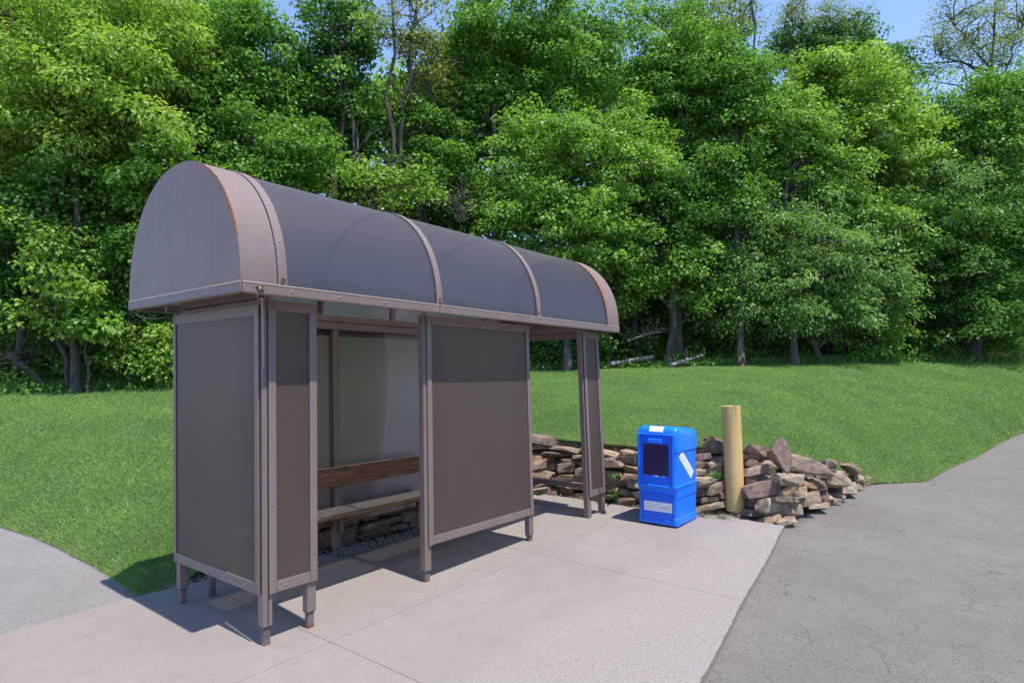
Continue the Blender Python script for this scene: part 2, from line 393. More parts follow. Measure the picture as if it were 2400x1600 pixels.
for i in range(len(xj) - 1):
    for half in (0, 1):
        a, b = xj[i] + .0018, xj[i + 1] - .0018; nn = 110
        X = np.linspace(a, b, nn)
        lo = [kerb_y(x) if half == 0 else yj + .0018 for x in X]; hi = [yj - .0018 if half == 0 else back_y(x) for x in X]
        if i == len(xj) - 2: hi = [h if half == 0 else back_y(x) for x, h in zip(X, hi)]
        vs = []
        for z in (0, -.07):
            for k in range(nn): vs.append((X[k], lo[k], float(pad(X[k], lo[k])) + z))
            for k in range(nn): vs.append((X[k], hi[k], float(pad(X[k], hi[k])) + z))
        N2 = 2 * nn; fs = []
        for k in range(nn - 1):
            fs.append((k, k + 1, nn + k + 1, nn + k)); fs.append((k, N2 + k, N2 + k + 1, k + 1)); fs.append((nn + k, nn + k + 1, N2 + nn + k + 1, N2 + nn + k))
        fs.append((0, nn, N2 + nn, N2)); fs.append((nn - 1, N2 + nn - 1, N2 + 2 * nn - 1, 2 * nn - 1))
        pv.add(vs, fs)
tag(pv.build('pavement', M['concrete']), kind='structure')
jb = MB()   # sand packed in the joints
for x in xj[1:-1]: ya, yb = kerb_y(x) + .02, back_y(x) - .02; jb.add([(x - .01, ya, float(pad(x, ya)) - .006), (x + .01, ya, float(pad(x, ya)) - .006), (x + .01, yb, float(pad(x, yb)) - .006), (x - .01, yb, float(pad(x, yb)) - .006)], [(0, 1, 2, 3)])
jb.add([(-8, yj - .01, float(pad(-8, yj)) - .007), (4.7, yj - .01, float(pad(4.7, yj)) - .007), (4.7, yj + .01, float(pad(4.7, yj)) - .007), (-8, yj + .01, float(pad(-8, yj)) - .007)], [(0, 1, 2, 3)])
tag(jb.build('pavement_joint', m_plain('joint_sand', (.155, .135, .12), .95, var=.4)), kind='structure')
pa = MB()
PY = np.linspace(1.555, 16, 30)
vs = []
for y in PY:
    xr = float(np.interp(y, [1.5, 3, 5, 9, 16], [-.02, .02, -.05, -.05, -.4])); vs += [(-6, y, float(pad(-6, y)) - .012), (xr, y, float(pad(xr, y)) - .012)]
pa.add(vs, [(2 * i, 2 * i + 1, 2 * i + 3, 2 * i + 2) for i in range(len(PY) - 1)])
tag(pa.build('path', M['path']), kind='structure')
gs = MB(); X = np.linspace(-.1, 5.0, 40); vs = []
for x in X:
    for k, y in enumerate(np.linspace(back_y(min(x, 4.7)) - .12, 2.2, 10)):
        vs.append((x, y, float(pad(x, y)) - .018 + (.02 * mnoise.noise((x * 5, y * 5, 0)) if k > 0 else -.02)))
gs.add(vs, [(i * 10 + j, i * 10 + j + 1, i * 10 + 11 + j, i * 10 + 10 + j) for i in range(39) for j in range(9)], 0, True)
tag(gs.build('gravel_bed', M['gravel']), kind='structure')

# lawn (terrain grid in bearing and distance) and the woodland floor behind it
lb = np.linspace(math.radians(99), math.radians(-9), 330); lt = np.linspace(0, 1, 60) ** 1.25
def grid(bs, rows, name, mat):
    nb, nr = len(bs), len(rows); V = np.zeros((nb, nr, 3))
    for j, f in enumerate(rows):
        rn, zn, rf, zf = polar(bs); r = f(rn, rf)
        V[:, j, 0] = C2[0] + np.cos(bs) * r; V[:, j, 1] = C2[1] + np.sin(bs) * r; V[:, j, 2] = terrain_pr(bs, r)
        if j > 0:
            V[:, j, 2] += .012 * np.sin(V[:, j, 0] * .9 + 1) * np.sin(V[:, j, 1] * 1.1) * np.clip((r - rn) / 1.5, 0, 1)
    me = bpy.data.meshes.new(name)
    fs = [(i * nr + j, i * nr + j + 1, (i + 1) * nr + j + 1, (i + 1) * nr + j) for i in range(nb - 1) for j in range(nr - 1)]
    me.from_pydata(V.reshape(-1, 3).tolist(), [], fs); me.materials.append(mat)
    me.polygons.foreach_set('use_smooth', [True] * len(fs)); me.update()
    o = bpy.data.objects.new(name, me); COL.objects.link(o); return tag(o, kind='structure')
grid(lb, [(lambda rn, rf, t=t: rn + (rf - rn) * t) for t in lt], 'lawn', M['lawn'])
grid(lb, [(lambda rn, rf, t=t: rf - .15 + t) for t in np.linspace(0, 60, 30)], 'forest_ground', M['litter'])
# earth bank under the wall top
bk = MB(); bs = np.linspace(math.radians(64), math.radians(8.6), 120); vs = []
for b in bs:
    rn, zn, rf, zf = (float(q) for q in polar(np.array(b)))
    for q in np.linspace(0, 1, 5):
        r = rn + .03 - .20 * q; x, y = C2[0] + math.cos(b) * r, C2[1] + math.sin(b) * r
        zb = float(pad(x, y)) - .03
        vs.append((x, y, zn + (zb - zn) * max(0, (q - .6) / .4) ** .8 - .004 + .03 * mnoise.noise((x * 4, y * 4, q * 3)) * (1 if 0 < q < 1 else 0)))
bk.add(vs, [(i * 5 + j, i * 5 + j + 1, i * 5 + 6 + j, i * 5 + 5 + j) for i in range(len(bs) - 1) for j in range(4)], 0, True)
tag(bk.build('soil_bank', M['soil']), kind='structure')

# grass blades: one object of uncountable blades
def make_grass(n):
    b = rng.uniform(math.radians(-4), math.radians(81), n); rn, zn, rf, zf = polar(b)
    u = rng.random(n) ** 1.15
    r0 = rn - np.where(zn > pad(C2[0] + np.cos(b) * rn, C2[1] + np.sin(b) * rn) + .15, .11, .05); r = r0 * ((rf + .3) / r0) ** u
    r += np.where(rng.random(n) < .02, rng.normal(0, .03, n), 0)
    x, y = C2[0] + np.cos(b) * r, C2[1] + np.sin(b) * r
    z = terrain_pr(b, np.maximum(r, rn)) - .005
    s = r / 7.0
    patch = np.sin(x * 1.7 + np.sin(y * 1.3)) * np.sin(y * 1.9 + np.sin(x * .9))
    h = (.018 + .022 * rng.random(n)) * (.75 + .25 * s) * (1 + .2 * patch); wd = (.0032 + .0018 * rng.random(n)) * s ** .9
    lean = rng.uniform(.5, 1.8, n) * h; a = rng.uniform(0, 2 * math.pi, n); a2 = rng.uniform(0, 2 * math.pi, n)
    V = np.zeros((n, 3, 3))
    V[:, 0] = np.stack([x - np.cos(a2) * wd, y - np.sin(a2) * wd, z], 1); V[:, 1] = np.stack([x + np.cos(a2) * wd, y + np.sin(a2) * wd, z], 1)
    V[:, 2] = np.stack([x + np.cos(a) * lean, y + np.sin(a) * lean, z + h], 1)
    rd = np.clip(rng.normal(.45, .2, n), 0, .9); dry = rng.random(n) < np.where(r - rn < .35, .22, .035); rd = np.where(dry, rng.uniform(.9, 1, n), rd)
    return V, rd
V, rd = make_grass(1000000)
tag(quads('grass', V, M['grass'], attr=rd, k=3), 'short mown bright green grass covering the lawn slope', 'grass', kind='stuff')
# loose pebbles on the gravel bed
def pebbles(n, gen, smin, smax):
    V = []
    for i in range(n):
        x, y = gen(); s = random.uniform(smin, smax); z = float(pad(x, y))
        a = random.random() * 6.28; q = [(math.cos(a + k * 1.57) * s * random.uniform(.6, 1.2), math.sin(a + k * 1.57) * s * random.uniform(.6, 1.2)) for k in range(4)]
        V.append([(x + u * .6, y + v * .6, z + s * .7) for u, v in q])
        for k in range(4):
            u, v = q[k], q[(k + 1) % 4]
            V.append([(x + u[0], y + u[1], z - .01), (x + v[0], y + v[1], z - .01), (x + v[0] * .6, y + v[1] * .6, z + s * .7), (x + u[0] * .6, y + u[1] * .6, z + s * .7)])
    return np.array(V)
def gb():
    x = random.uniform(.1, 4.6); return x, back_y(x) + abs(random.gauss(.06, .16)) - .03
tag(quads('gravel', pebbles(2600, gb, .005, .016), m_plain('pebble', (.26, .24, .225), .85, var=.6, sc_=60)), 'loose grey gravel along the back edge of the concrete', 'gravel', kind='stuff')
# dry stalks, leaf scraps and twigs lying at the wall foot and here and there on the paving
def scraps(n, gen, l0, l1, w):
    V = []
    for i in range(n):
        x, y, h = gen(); a = random.random() * 6.28; L = random.uniform(l0, l1); z = float(pad(x, y)) + random.uniform(.002, .012) + h; dz = random.uniform(0, .5) * L * (h > 0) + .002
        c, s_ = math.cos(a) * L / 2, math.sin(a) * L / 2; px_, py_ = -math.sin(a) * w, math.cos(a) * w
        V.append([(x - c + px_, y - s_ + py_, z), (x - c - px_, y - s_ - py_, z), (x + c - px_ * .4, y + s_ - py_ * .4, z + dz), (x + c + px_ * .4, y + s_ + py_ * .4, z + dz)])
    return np.array(V)
def g1():
    y = random.uniform(-1.35, 1.3); return 4.66 + abs(random.gauss(0, .05)) - .06 + (max(0, -.75 - y) * .9 if random.random() < .8 else 0) * random.random(), y, random.choice((0, .01))
def g2():
    x, y = gb(); return x, y + .05, 0
def g3():
    x = random.uniform(-1.5, 4.6); return x, random.uniform(kerb_y(x) + .05, back_y(x)), -.001
def g4():
    t = random.random(); x = 4.85 + 2.9 * t; return x, -1.80 - .10 * t + random.gauss(0, .05) - .02, -.05
V = np.concatenate([scraps(900, g1, .02, .11, .0022), scraps(700, g2, .02, .09, .002), scraps(70, g3, .004, .018, .003), scraps(500, g4, .02, .08, .0022)])
tag(quads('litter', V, m_leaf('dry_scrap', (.10, .07, .045), (.26, .19, .11), (.46, .37, .24), .1), attr=np.array([random.random() for _ in V])), 'dry stalks and leaf scraps lying along the wall foot', 'litter', kind='stuff')
# ------------------------------------------------------------------ bus shelter
LN, HT = .0106, 2.0956
def S(p): x, y, z = p; return (x - LN * x * x * min(max(z / HT, 0), 1.05), y, z)
sh = thing('bus_shelter', 'bronze metal bus shelter with smoked barrel roof and tinted panels on the concrete', 'bus shelter', (2.1, .6, 0))
PT, FT = M['paint'], M['foot']
def cells(a, b, fn=S, n=8):
    """long box cut along its longest axis so that the shear bends it evenly"""
    return a, b
def post(x0, x1, y0, y1, ztop, zlow=.07, ext=True):
    m = MB(); zg = float(pad((x0 + x1) / 2, y0)) - .002
    zl = max(zlow, zg) if ext else zg
    m.box((x0, y0, zl), (x1, y1, ztop), 0, .005, S); o = m.build('post', [PT], sh)
    if ext and zl - zg > .012:
        f = MB(); f.box((x0 + .009, y0 + .009, zg), (x1 - .009, y1 - .009, zl + .05), 0, .006, S)
        f.box((x0 + .005, y0 + .005, zl - .004), (x1 - .005, y1 - .005, zl - .0005), 1, 0, S)  # dark band painted as the shade in the gap under the post end
        f.box((x0 + .0085, y0 + .0085, zg), (x1 - .0085, y1 - .0085, zg + random.uniform(.012, .03)), 2, .004, S)
        f.build('post_foot', [FT, M['gap'], M['rustbolt']], o)
    return o
FPOST = [(.006, .071), (.318, .384), (1.376, 1.445), (2.757, 2.826), (3.848, 3.918), (4.155, 4.222)]
for i, (a, b) in enumerate(FPOST): post(a, b, 0, .06, 2.098, ext=i < 4)
BPOST = [(.004, .064), (1.340, 1.407), (2.76, 2.826), (4.155, 4.222)]
for i, (a, b) in enumerate(BPOST): post(a, b, 1.112, 1.172, 2.03, ext=i < 2)
def bolts(m, pts, nrm, r=.0085, mi=2):
    for p in pts: m.dome(S(p), nrm, r, mi)
def panel(name, kind, u0, u1, z0, z1, pos, sgn, fl, fr, bot=.068, top=.066, nb=3, gapseam=True):
    """kind 'x': panel spanning x at plane y=pos, outward sgn; kind 'y': spanning y at plane x=pos"""
    def P(u, w_, z): return (u, pos + sgn * w_, z) if kind == 'x' else (pos + sgn * w_, u, z)
    g = MB(); g.box(P(u0 + .004, .001, z0 + .004), P(u1 - .004, .006, z1 - .004), 1, 0, S); g.m[(3 if sgn > 0 else 2) if kind == 'x' else (5 if sgn > 0 else 4)] = 0; o = g.build(name, [M['panel'], M['clear']], sh)
    f = MB(); e = .0022
    f.box(P(u0, .007, z0 - .002), P(u0 + fl, .014, z1), 0, .0015, S); f.box(P(u1 - fr, .007, z0 - .002), P(u1, .014, z1), 0, .0015, S)
    f.box(P(u0 + fl + e, .007, z0), P(u1 - fr - e, .0125, z0 + bot), 0, .0015, S); f.box(P(u0 + fl + e, .007, z1 - top), P(u1 - fr - e, .0125, z1), 0, .0015, S)
    nr = (0, sgn, 0) if kind == 'x' else (sgn, 0, 0)
    H = z1 - z0
    for uu in (u0 + fl * .5, u1 - fr * .5):
        bolts(f, [P(uu, .014, z0 + H * q) for q in (.045, .30, .55, .78, .965)], nr, .005, 1)
    for q in ((np.arange(nb) + .5) / nb if nb < 3 else np.linspace(.12, .88, nb)):
        uu = u0 + fl + (u1 - fr - u0 - fl) * q
        bolts(f, [P(uu, .0125, z0 + bot * .45), P(uu, .0125, z1 - top * .45)], nr, .006, 1)
    f.build('panel_frame', [PT, M['steel']], o)
    return o
panel('front_panel', 'x', .042, .386, .274, 2.09, 0, -1, .050, .054, nb=2)
panel('front_panel', 'x', 1.408, 2.817, .274, 2.09, 0, -1, .052, .048, nb=3)
panel('front_panel', 'x', 3.872, 4.224, .274, 2.09, 0, -1, .055, .054, nb=2)
panel('end_panel', 'y', .018, 1.176, .274, 2.06, .004, -1, .047, .034, nb=3)
for a, b in ((.03, 1.372), (1.376, 2.79), (2.795, 4.19)): panel('back_panel', 'x', a, b, .27, 2.045, 1.173, 1, .03, .03, nb=3)
# dark strips painted in as the shade of the grooves beside the tubes
for q_ in (((.0385, -.004, .08), (.0415, -.0005, 2.03)), ((3.866, -.010, .28), (3.8705, -.0005, 2.03))):
    gm = MB(); gm.box(*q_, 0, 0, S); gm.build('groove_shade', M['gap'], sh)
# ring beams
def beam(name, a, b, bolt=None):
    m = MB(); m.box(a, b, 0, .003, S); return m.build(name, [M['paint']], sh)
for z0, z1, dy in ((2.032, 2.088, 0), (2.102, 2.158, .004)):
    beam('top_beam', (.066, 1.105 + dy, z0), (4.22, 1.165 + dy, z1))
    beam('top_beam', (4.165, .062, z0), (4.225, 1.102, z1))
    beam('top_beam', (.006, .062, z0), (.062, 1.102, z1))
beam('low_rail', (4.165, .062, .292), (4.222, 1.11, .352))
for x in (.7, 2.0, 3.4):
    m = MB(); m.box((x, 1.11, 2.16), (x + .05, 1.15, 2.30), 0, .002); m.build('roof_bracket', PT, sh)

# barrel roof
YC, RA, RH, RZ, RP = .587, .774, .824, 2.156, 2.08
def arch(th, k=1.0, dz=0):
    c, s = math.cos(th), math.sin(th)
    return YC - (RA + k) * math.copysign(abs(c) ** (2 / RP), c), RZ + (RH + k) * max(s, 0) ** (2 / RP)
NTH = 56
def shell(m, xs, k0, k1, mi=0, t0=0.0, t1=math.pi, inner=None):
    """curved sheet between offsets k0 (inner) and k1 (outer)"""
    T = np.linspace(t0, t1, NTH); vs = []
    for x in xs:
        for k in (k0, k1): vs += [(x, *arch(t, k)) for t in T]
    n = len(T); fs = []
    for i in range(len(xs) - 1):
        a, b = 2 * i * n, 2 * (i + 1) * n
        for j in range(n - 1):
            fs.append((a + n + j, a + n + j + 1, b + n + j + 1, b + n + j)); fs.append((a + j, b + j, b + j + 1, a + j + 1))
        for j in (0, n - 1): fs.append((a + j, b + j, b + n + j, a + n + j))
    for e in (0, len(xs) - 1):
        a = 2 * e * n
        for j in range(n - 1): fs.append((a + j, a + j + 1, a + n + j + 1, a + n + j))
    f0 = len(m.f); m.add(vs, fs, mi if inner is None else inner, True)
    if inner is not None:
        for i in range(len(xs) - 1):
            for j in range(n - 1): m.m[f0 + i * (2 * (n - 1) + 2) + 2 * j] = mi
def smooth_by_angle(o, deg=35):
    me = o.data; me.update()
    import bmesh
    bm = bmesh.new(); bm.from_mesh(me)
    for e in bm.edges:
        e.smooth = not (len(e.link_faces) == 2 and e.calc_face_angle(0) > math.radians(deg))
    bm.to_mesh(me); bm.free(); return o
for a, b in ((.03, 1.348), (1.352, 2.653), (2.657, 3.965)):
    m = MB(); shell(m, np.linspace(a, b, 5), -.012, -.007, 0, inner=1); smooth_by_angle(m.build('roof_panel', [M['roofp'], M['clear']], sh))
def strip(name, x0, x1, mat, bts, rusty=True):
    m = MB(); shell(m, (x0, x1), -.0065, .006)
    # underside trim line
    for t in bts:
        y, z = arch(t, .006); y2, z2 = arch(t + .02, .006); tx = Vector((0, y2 - y, z2 - z)).normalized(); nr = Vector((0, -tx.z, tx.y))
        if nr.z < 0 and t < math.pi / 2 and nr.y > 0: nr = -nr
        if (Vector((0, y - YC, z - RZ))).dot(nr) < 0: nr = -nr
        m.dome(((x0 + x1) / 2, y, z), nr, .0065, 1)
    for t in (.035, math.pi - .035):
        y, z = arch(t, .007); sg = -1 if t < 1 else 1
        for q in range(7 if rusty else 2):
            m.dome(((x0 + x1) / 2 + random.uniform(-.012, .012), y, z + random.uniform(-.022, .02)), (0, sg, 0), random.uniform(.005, .011), 2)
    return smooth_by_angle(m.build(name, [mat, M['steel'], M['rustbolt']], sh))
BT = [.32, .66, 1.05, 1.45, 1.9, 2.4, 2.8]
strip('roof_rib', 1.321, 1.379, M['paint'], BT); strip('roof_rib', 2.626, 2.684, M['paint'], BT, False)
def rust_attr(o, fn):
    a = o.data.attributes.new('rust', 'FLOAT', 'POINT'); org = Vector(sh['_o'])
    a.data.foreach_set('value', [fn(v.co + org) for v in o.data.vertices])
def hood(xo, xi, xs0, xs1, rust):
    m = MB(); lo, hi = min(xo, xi), max(xo, xi)
    shell(m, np.linspace(lo, hi, 14), -.006, .0)
    T = np.linspace(0, math.pi, 160)
    # flat end plate, built as columns so that rust can be carried on its rim
    xa, xb = (xo - .0025, xo + .0015) if xo < xi else (xo - .0015, xo + .0025)
    rows = [1.0, .985, .96, .9, .7, .35, 0.0]; vs = []
    for x in (xa, xb):
        for q in rows:
            for t in T:
                y, z = arch(t, .002); vs.append((x, YC + (y - YC) * q, RZ + (z - RZ) * (q if q > .0 else 0)))
    n = len(T); L = len(rows) * n; fs = []
    for e in (0, 1):
        for i in range(len(rows) - 1):
            for j in range(n - 1): fs.append((e * L + i * n + j, e * L + i * n + j + 1, e * L + (i + 1) * n + j + 1, e * L + (i + 1) * n + j))
    for j in range(n - 1): fs.append((j, L + j, L + j + 1, j + 1))
    m.add(vs, fs, 0, False)
    o = smooth_by_angle(m.build('roof_hood', [M['rustpaint']], sh)); rust_attr(o, rust); return o
def ang(p): return math.atan2(p.z - RZ, YC - p.y)
def rust_l(p):
    rim = max(0, 1 - abs(p.x + .228) / .022); yz = math.hypot((p.y - YC) / RA, (p.z - RZ) / RH); e = max(0, 1 - abs(1 - yz) / .03)
    a = ang(p); band = .95 if .35 < a < 1.25 else (.8 if 1.5 < a < 1.66 else .22)
    return rim * e * band
def rust_r(p):
    a = ang(p); r1 = max(0, 1 - abs(p.x - 3.98) / .045) * (.8 if .3 < a < 1.0 else .35 if a < 1.5 else .1)
    r2 = max(0, 1 - abs(p.x - 4.2) / .05) * (1.0 if a < .22 else .15)
    return max(r1, r2)
hood(-.228, -.006, 0, 0, rust_l); hood(4.20, 3.975, 0, 0, rust_r)
o = strip('roof_rib', .0, .059, M['rustpaint'], BT); rust_attr(o, lambda p: .25 if p.z < 2.2 else 0)
o = strip('roof_rib', 3.937, 3.973, M['rustpaint'], BT, False); rust_attr(o, lambda p: .75 if .3 < ang(p) < 1.0 else .3)
# rusted bead along the lifted rim of the near hood
m = MB(); T = np.linspace(.30, 1.22, 60)
m.tube([(-.2285 + .001 * random.random(), *arch(t, .001 + .002 * random.random())) for t in T], [.0015 + .0045 * max(0, mnoise.noise((t * 14, 0, 3))) for t in T], 5, 0)
m.build('rust_edge', M['rustbolt'], sh)
# fascia angles
M['worn'] = m_paint('sun_bleached_lip', (.46, .37, .30), .6)
def fascia(x0, x1, y0, y1, nb, nrm, big=()):
    m = MB(); m.box((x0, y0, 2.098), (x1, y1, 2.156), 0, .003)
    horiz = abs(x1 - x0) > abs(y1 - y0); yo = y0 if nrm[1] < 0 else y1
    if horiz:
        lip = (x0 + .004, min(y0, y1) - (.0 if nrm[1] < 0 else .034), 2.0945), (x1 - .004, max(y0, y1) + (.034 if nrm[1] < 0 else 0), 2.0978); m.box(*lip, 0, 0)
        m.box((x0 + .002, yo - .0025, 2.1525), (x1 - .002, yo + .0025, 2.1585), 3, .002)
        for q in nb: m.dome((x0 + (x1 - x0) * q, yo, 2.126), nrm, .007, 1)
        for bx in big:
            for k in range(9): m.dome((bx + random.uniform(-.02, .02), yo, 2.126 + random.uniform(-.014, .014)), nrm, random.uniform(.006, .012), 2)
            m.dome((bx, yo - .006, 2.124), nrm, .011, 1)
    else:
        xo = x0 if nrm[0] < 0 else x1
        m.box((min(x0, x1) - (0 if nrm[0] < 0 else .034), y0 + .004, 2.0945), (max(x0, x1) + (.034 if nrm[0] < 0 else 0), y1 - .004, 2.0978), 0, 0)
        m.box((xo - .0025, y0 + .002, 2.1525), (xo + .0025, y1 - .002, 2.1575), 3, .002)
        for q in nb: m.dome((xo, y0 + (y1 - y0) * q, 2.126), nrm, .007, 1)
    return m.build('fascia', [PT, M['steel'], M['rustbolt'], M['worn']], sh)
for sg, y0, y1 in ((-1, -.195, -.185), (1, 1.359, 1.369)):
    fascia(-.222, 1.3485, y0, y1, (.2, .42, .66, .93), (0, sg, 0), (-.12,) if sg < 0 else ())
    fascia(1.3515, 2.6535, y0, y1, (.07, .48, .9), (0, sg, 0)); fascia(2.6565, 4.194, y0, y1, (.06, .36, .70, .93), (0, sg, 0))
fascia(-.2365, -.2265, -.193, 1.367, (.07, .38, .70, .97), (-1, 0, 0)); fascia(4.1995, 4.2095, -.193, 1.367, (.05, .35, .65, .95), (1, 0, 0))
m = MB(); m.tube([(-.21, 1.35, 2.09), (-.19, 1.30, 2.05), (-.12, 1.24, 2.035), (.0, 1.2, 2.05)], .004, 6); m.build('cable', M['steel'], sh)

# bench between the back posts
bn = thing('bench', 'weathered wooden bench with brown backrest board inside the shelter', 'bench', (1.35, 1.0, float(pad(1.35, 1.0))))
m = MB(); nx = 14
xs_ = np.linspace(.09, 2.395, nx)
for lo, hi, mi in ((.447, .45, 0), (.40, .4468, 1)):
    for i in range(1): m.box((.09, .862, lo), (2.395, 1.108, hi), mi, .002 if mi == 0 else .006)
m.build('seat_board', [M['woods'], M['woodf']], bn, origin=None)
m = MB(); m.box((.09, 1.072, .636), (2.43, 1.104, .806), 0, .006); m.box((.092, 1.074, .8055), (2.428, 1.102, .8085), 1, .002)
for x in (1.374, .3, 2.40): m.dome((x, 1.072, .67), (0, -1, 0), .012, 2)
m.build('back_board', [M['woodb'], M['woods'], M['rustbolt']], bn)
for x in (.20, 1.36, 2.30):
    m = MB(); m.box((x, .92, .362), (x + .05, 1.108, .399), 0, .003); m.box((x + .002, 1.07, -.0 + float(pad(x, 1.1)) if x != 1.36 else .2), (x + .048, 1.105, .40), 0, .003); m.build('support', M['foot'], bn)

# ------------------------------------------------------------------ newspaper box
def text_quads(body, shear=.25, offset=0.0):
    c = bpy.data.curves.new('lettering', 'FONT'); c.body = body; c.shear = shear; c.size = 1; c.resolution_u = 3; c.offset = offset
    o = bpy.data.objects.new('lettering', c); COL.objects.link(o)
    dg = bpy.context.evaluated_depsgraph_get(); dg.update(); e = o.evaluated_get(dg); me = e.to_mesh()
    V = np.array([v.co[:2] for v in me.vertices]); F = [list(p.vertices) for p in me.polygons]; e.to_mesh_clear()
    bpy.data.objects.remove(o); bpy.data.curves.remove(c)
    V -= V.min(0); return V, F, V.max(0)
NX, NY = 4.0, -.513; NZ0 = float(pad(4.3, -.73)) - .006
nb_ = thing('newspaper_box', 'bright blue plastic newspaper box standing on the concrete by the stone wall', 'newspaper box', (4.28, -.73, NZ0))
WD, DP = .440, .552
def NP(u, v, z): return (NX + v, NY - u, NZ0 + z)
def rrect(u0, u1, v0, v1, r, n=5):
    pts = []
    for cu, cv, a0 in ((u1 - r, v1 - r, 0), (u0 + r, v1 - r, 90), (u0 + r, v0 + r, 180), (u1 - r, v0 + r, 270)):
        for k in range(n): t = math.radians(a0 + 90 * k / (n - 1)); pts.append((cu + r * math.cos(t), cv + r * math.sin(t)))
    return pts
def loft(m, prof, tilt=None, mi=0):
    rows = []
    for z, du, v0, v1, r in prof:
        q = []
        for u, v in rrect(du, WD - du, v0, v1, r):
            zz = z - (.052 * (v / .5) * min(1, max(0, (z - .80) / .2)) if tilt else 0); q.append(NP(u, v, zz))
        rows.append(q)
    n = len(rows[0]); vs = [p for q in rows for p in q]
    fs = [(i * n + j, i * n + (j + 1) % n, (i + 1) * n + (j + 1) % n, (i + 1) * n + j) for i in range(len(rows) - 1) for j in range(n)]
    fs += [list(range(n))[::-1], [(len(rows) - 1) * n + j for j in range(n)]]
    m.add(vs, fs, mi, True)
m = MB()
loft(m, [(.012, .012, .03, .54, .02), (.02, .0, .016, .552, .025), (.088, .0, .018, .552, .025), (.094, .007, .024, .546, .022), (.30, .007, .024, .546, .022), (.308, .0, .018, .552, .025), (.372, .0, .016, .552, .025),
         (.388, .0, .004, .552, .02), (.40, -.004, -.004, .552, .02), (.425, -.004, -.006, .552, .02), (.432, .007, 0, .546, .02), (.50, .007, 0, .546, .02), (.77, .007, 0, .546, .02), (.782, -.002, -.002, .552, .02), (.955, -.002, -.002, .552, .025),
         (.99, .0, .004, .552, .03), (1.018, .004, .016, .548, .035), (1.036, .014, .036, .535, .035), (1.046, .03, .065, .515, .03), (1.049, .06, .1, .48, .03)], True)
body = smooth_by_angle(m.build('body', M['blue'], nb_), 28)
m = MB()   # rim around the door, raised
for a, b in (((.004, -.016, .405), (.028, -.001, .965)), ((.392, -.016, .405), (.418, -.001, .965)), ((.028, -.016, .945), (.392, -.001, .965)), ((.028, -.016, .405), (.392, -.001, .43))):
    m.box(NP(*a), NP(*b), 0, .006)
m.build('door_rim', M['blue'], nb_)
m = MB(); D0 = -.010
for a, b in (((.030, D0, .432), (.062, -.001, .943)), ((.366, D0, .432), (.390, -.001, .943)), ((.062, D0, .865), (.366, -.001, .943)), ((.062, D0, .432), (.366, -.001, .525))):
    m.box(NP(*a), NP(*b), 0, .002)
for a, b in (((.062, -.0085, .525), (.070, -.002, .865)), ((.358, -.0085, .525), (.366, -.002, .865)), ((.07, -.0085, .855), (.358, -.002, .865))): m.box(NP(*a), NP(*b), 0, .001)
door = m.build('door', M['blued'], nb_)
m = MB(); m.box(NP(.0705, -.0035, .5255), NP(.3575, -.0018, .8545), 0); m.build('window', M['window'], door)
m = MB(); m.box(NP(.13, -.030, .868), NP(.285, -.0098, .912), 0, .006); m.box(NP(.135, -.032, .872), NP(.28, -.0285, .889), 0, .003); m.build('handle', M['blue'], door)
for u in (.105, .2, .3):
    m = MB(); m.box(NP(u, -.0135, .519), NP(u + (.04 if u == .2 else .012), -.0095, .524), 0, .001); m.build('catch', M['white'], door)
m = MB()   # raised rim of the lower front panel
for a, b in (((.035, .008, .05), (.055, .026, .345)), ((.392, .008, .05), (.412, .026, .345)), ((.055, .008, .325), (.392, .026, .345)), ((.055, .008, .05), (.392, .026, .068))): m.box(NP(*a), NP(*b), 0, .006)
m.box(NP(.056, .016, .069), NP(.391, .0255, .324), 0, .004)
m.build('lower_panel', M['blued'], nb_)
def decal(name, corners, nrm, body_txt, shear, parent, fillw=.9, fillh=.62):
    """sticker with lettering: corners bl, br, tr, tl"""
    bl, br, tr, tl = [Vector(c) for c in corners]; nr = Vector(nrm)
    m = MB(); q = [bl, br, tr, tl]; m.add([p + nr * .0012 for p in q] + [p - nr * .001 for p in q], [(0, 1, 2, 3), (7, 6, 5, 4), (0, 4, 5, 1), (1, 5, 6, 2), (2, 6, 7, 3), (3, 7, 4, 0)])
    st = m.build(name, M['white'], parent)
    if body_txt:
        V, F, mx = text_quads(body_txt, shear); t = MB(); vs = []
        for x, y in V:
            a = .5 + (x / mx[0] - .5) * fillw; b = .5 + (y / mx[1] - .5) * fillh
            p = bl * (1 - a) * (1 - b) + br * a * (1 - b) + tr * a * b + tl * (1 - a) * b; vs.append(p + nr * .0026)
        t.add(vs, F); t.build('lettering', M['grey'], st, fix=False)
    return st
decal('sign_label', [NP(.068, .0150, .150), NP(.385, .0150, .150), NP(.385, .0150, .248), NP(.068, .0150, .248)], (-1, 0, 0), 'OurTown', .3, nb_, .92, .72)
m = MB(); L_ = [(-.0008, .984), (.0015, .992), (.0125, 1.0195), (.033, 1.038)]; vs = [NP(u, v, z) for v, z in L_ for u in (.135, .292)] + [NP(u, v + .003, z - .003) for v, z in L_ for u in (.135, .292)]
m.add(vs, [(2 * i, 2 * i + 1, 2 * i + 3, 2 * i + 2) for i in range(3)] + [(8 + 2 * i, 10 + 2 * i, 11 + 2 * i, 9 + 2 * i) for i in range(3)]); m.build('top_label', M['white'], nb_)
decal('side_label', [NP(WD - .0065, .158, .785), NP(WD - .0065, .470, .535), NP(WD - .0065, .388, .470), NP(WD - .0065, .082, .722)][::1][3:] + [NP(WD - .0065, .388, .470), NP(WD - .0065, .470, .535), NP(WD - .0065, .158, .785)], (0, -1, 0), 'OUR TOWN', .1, nb_, .86, .5)

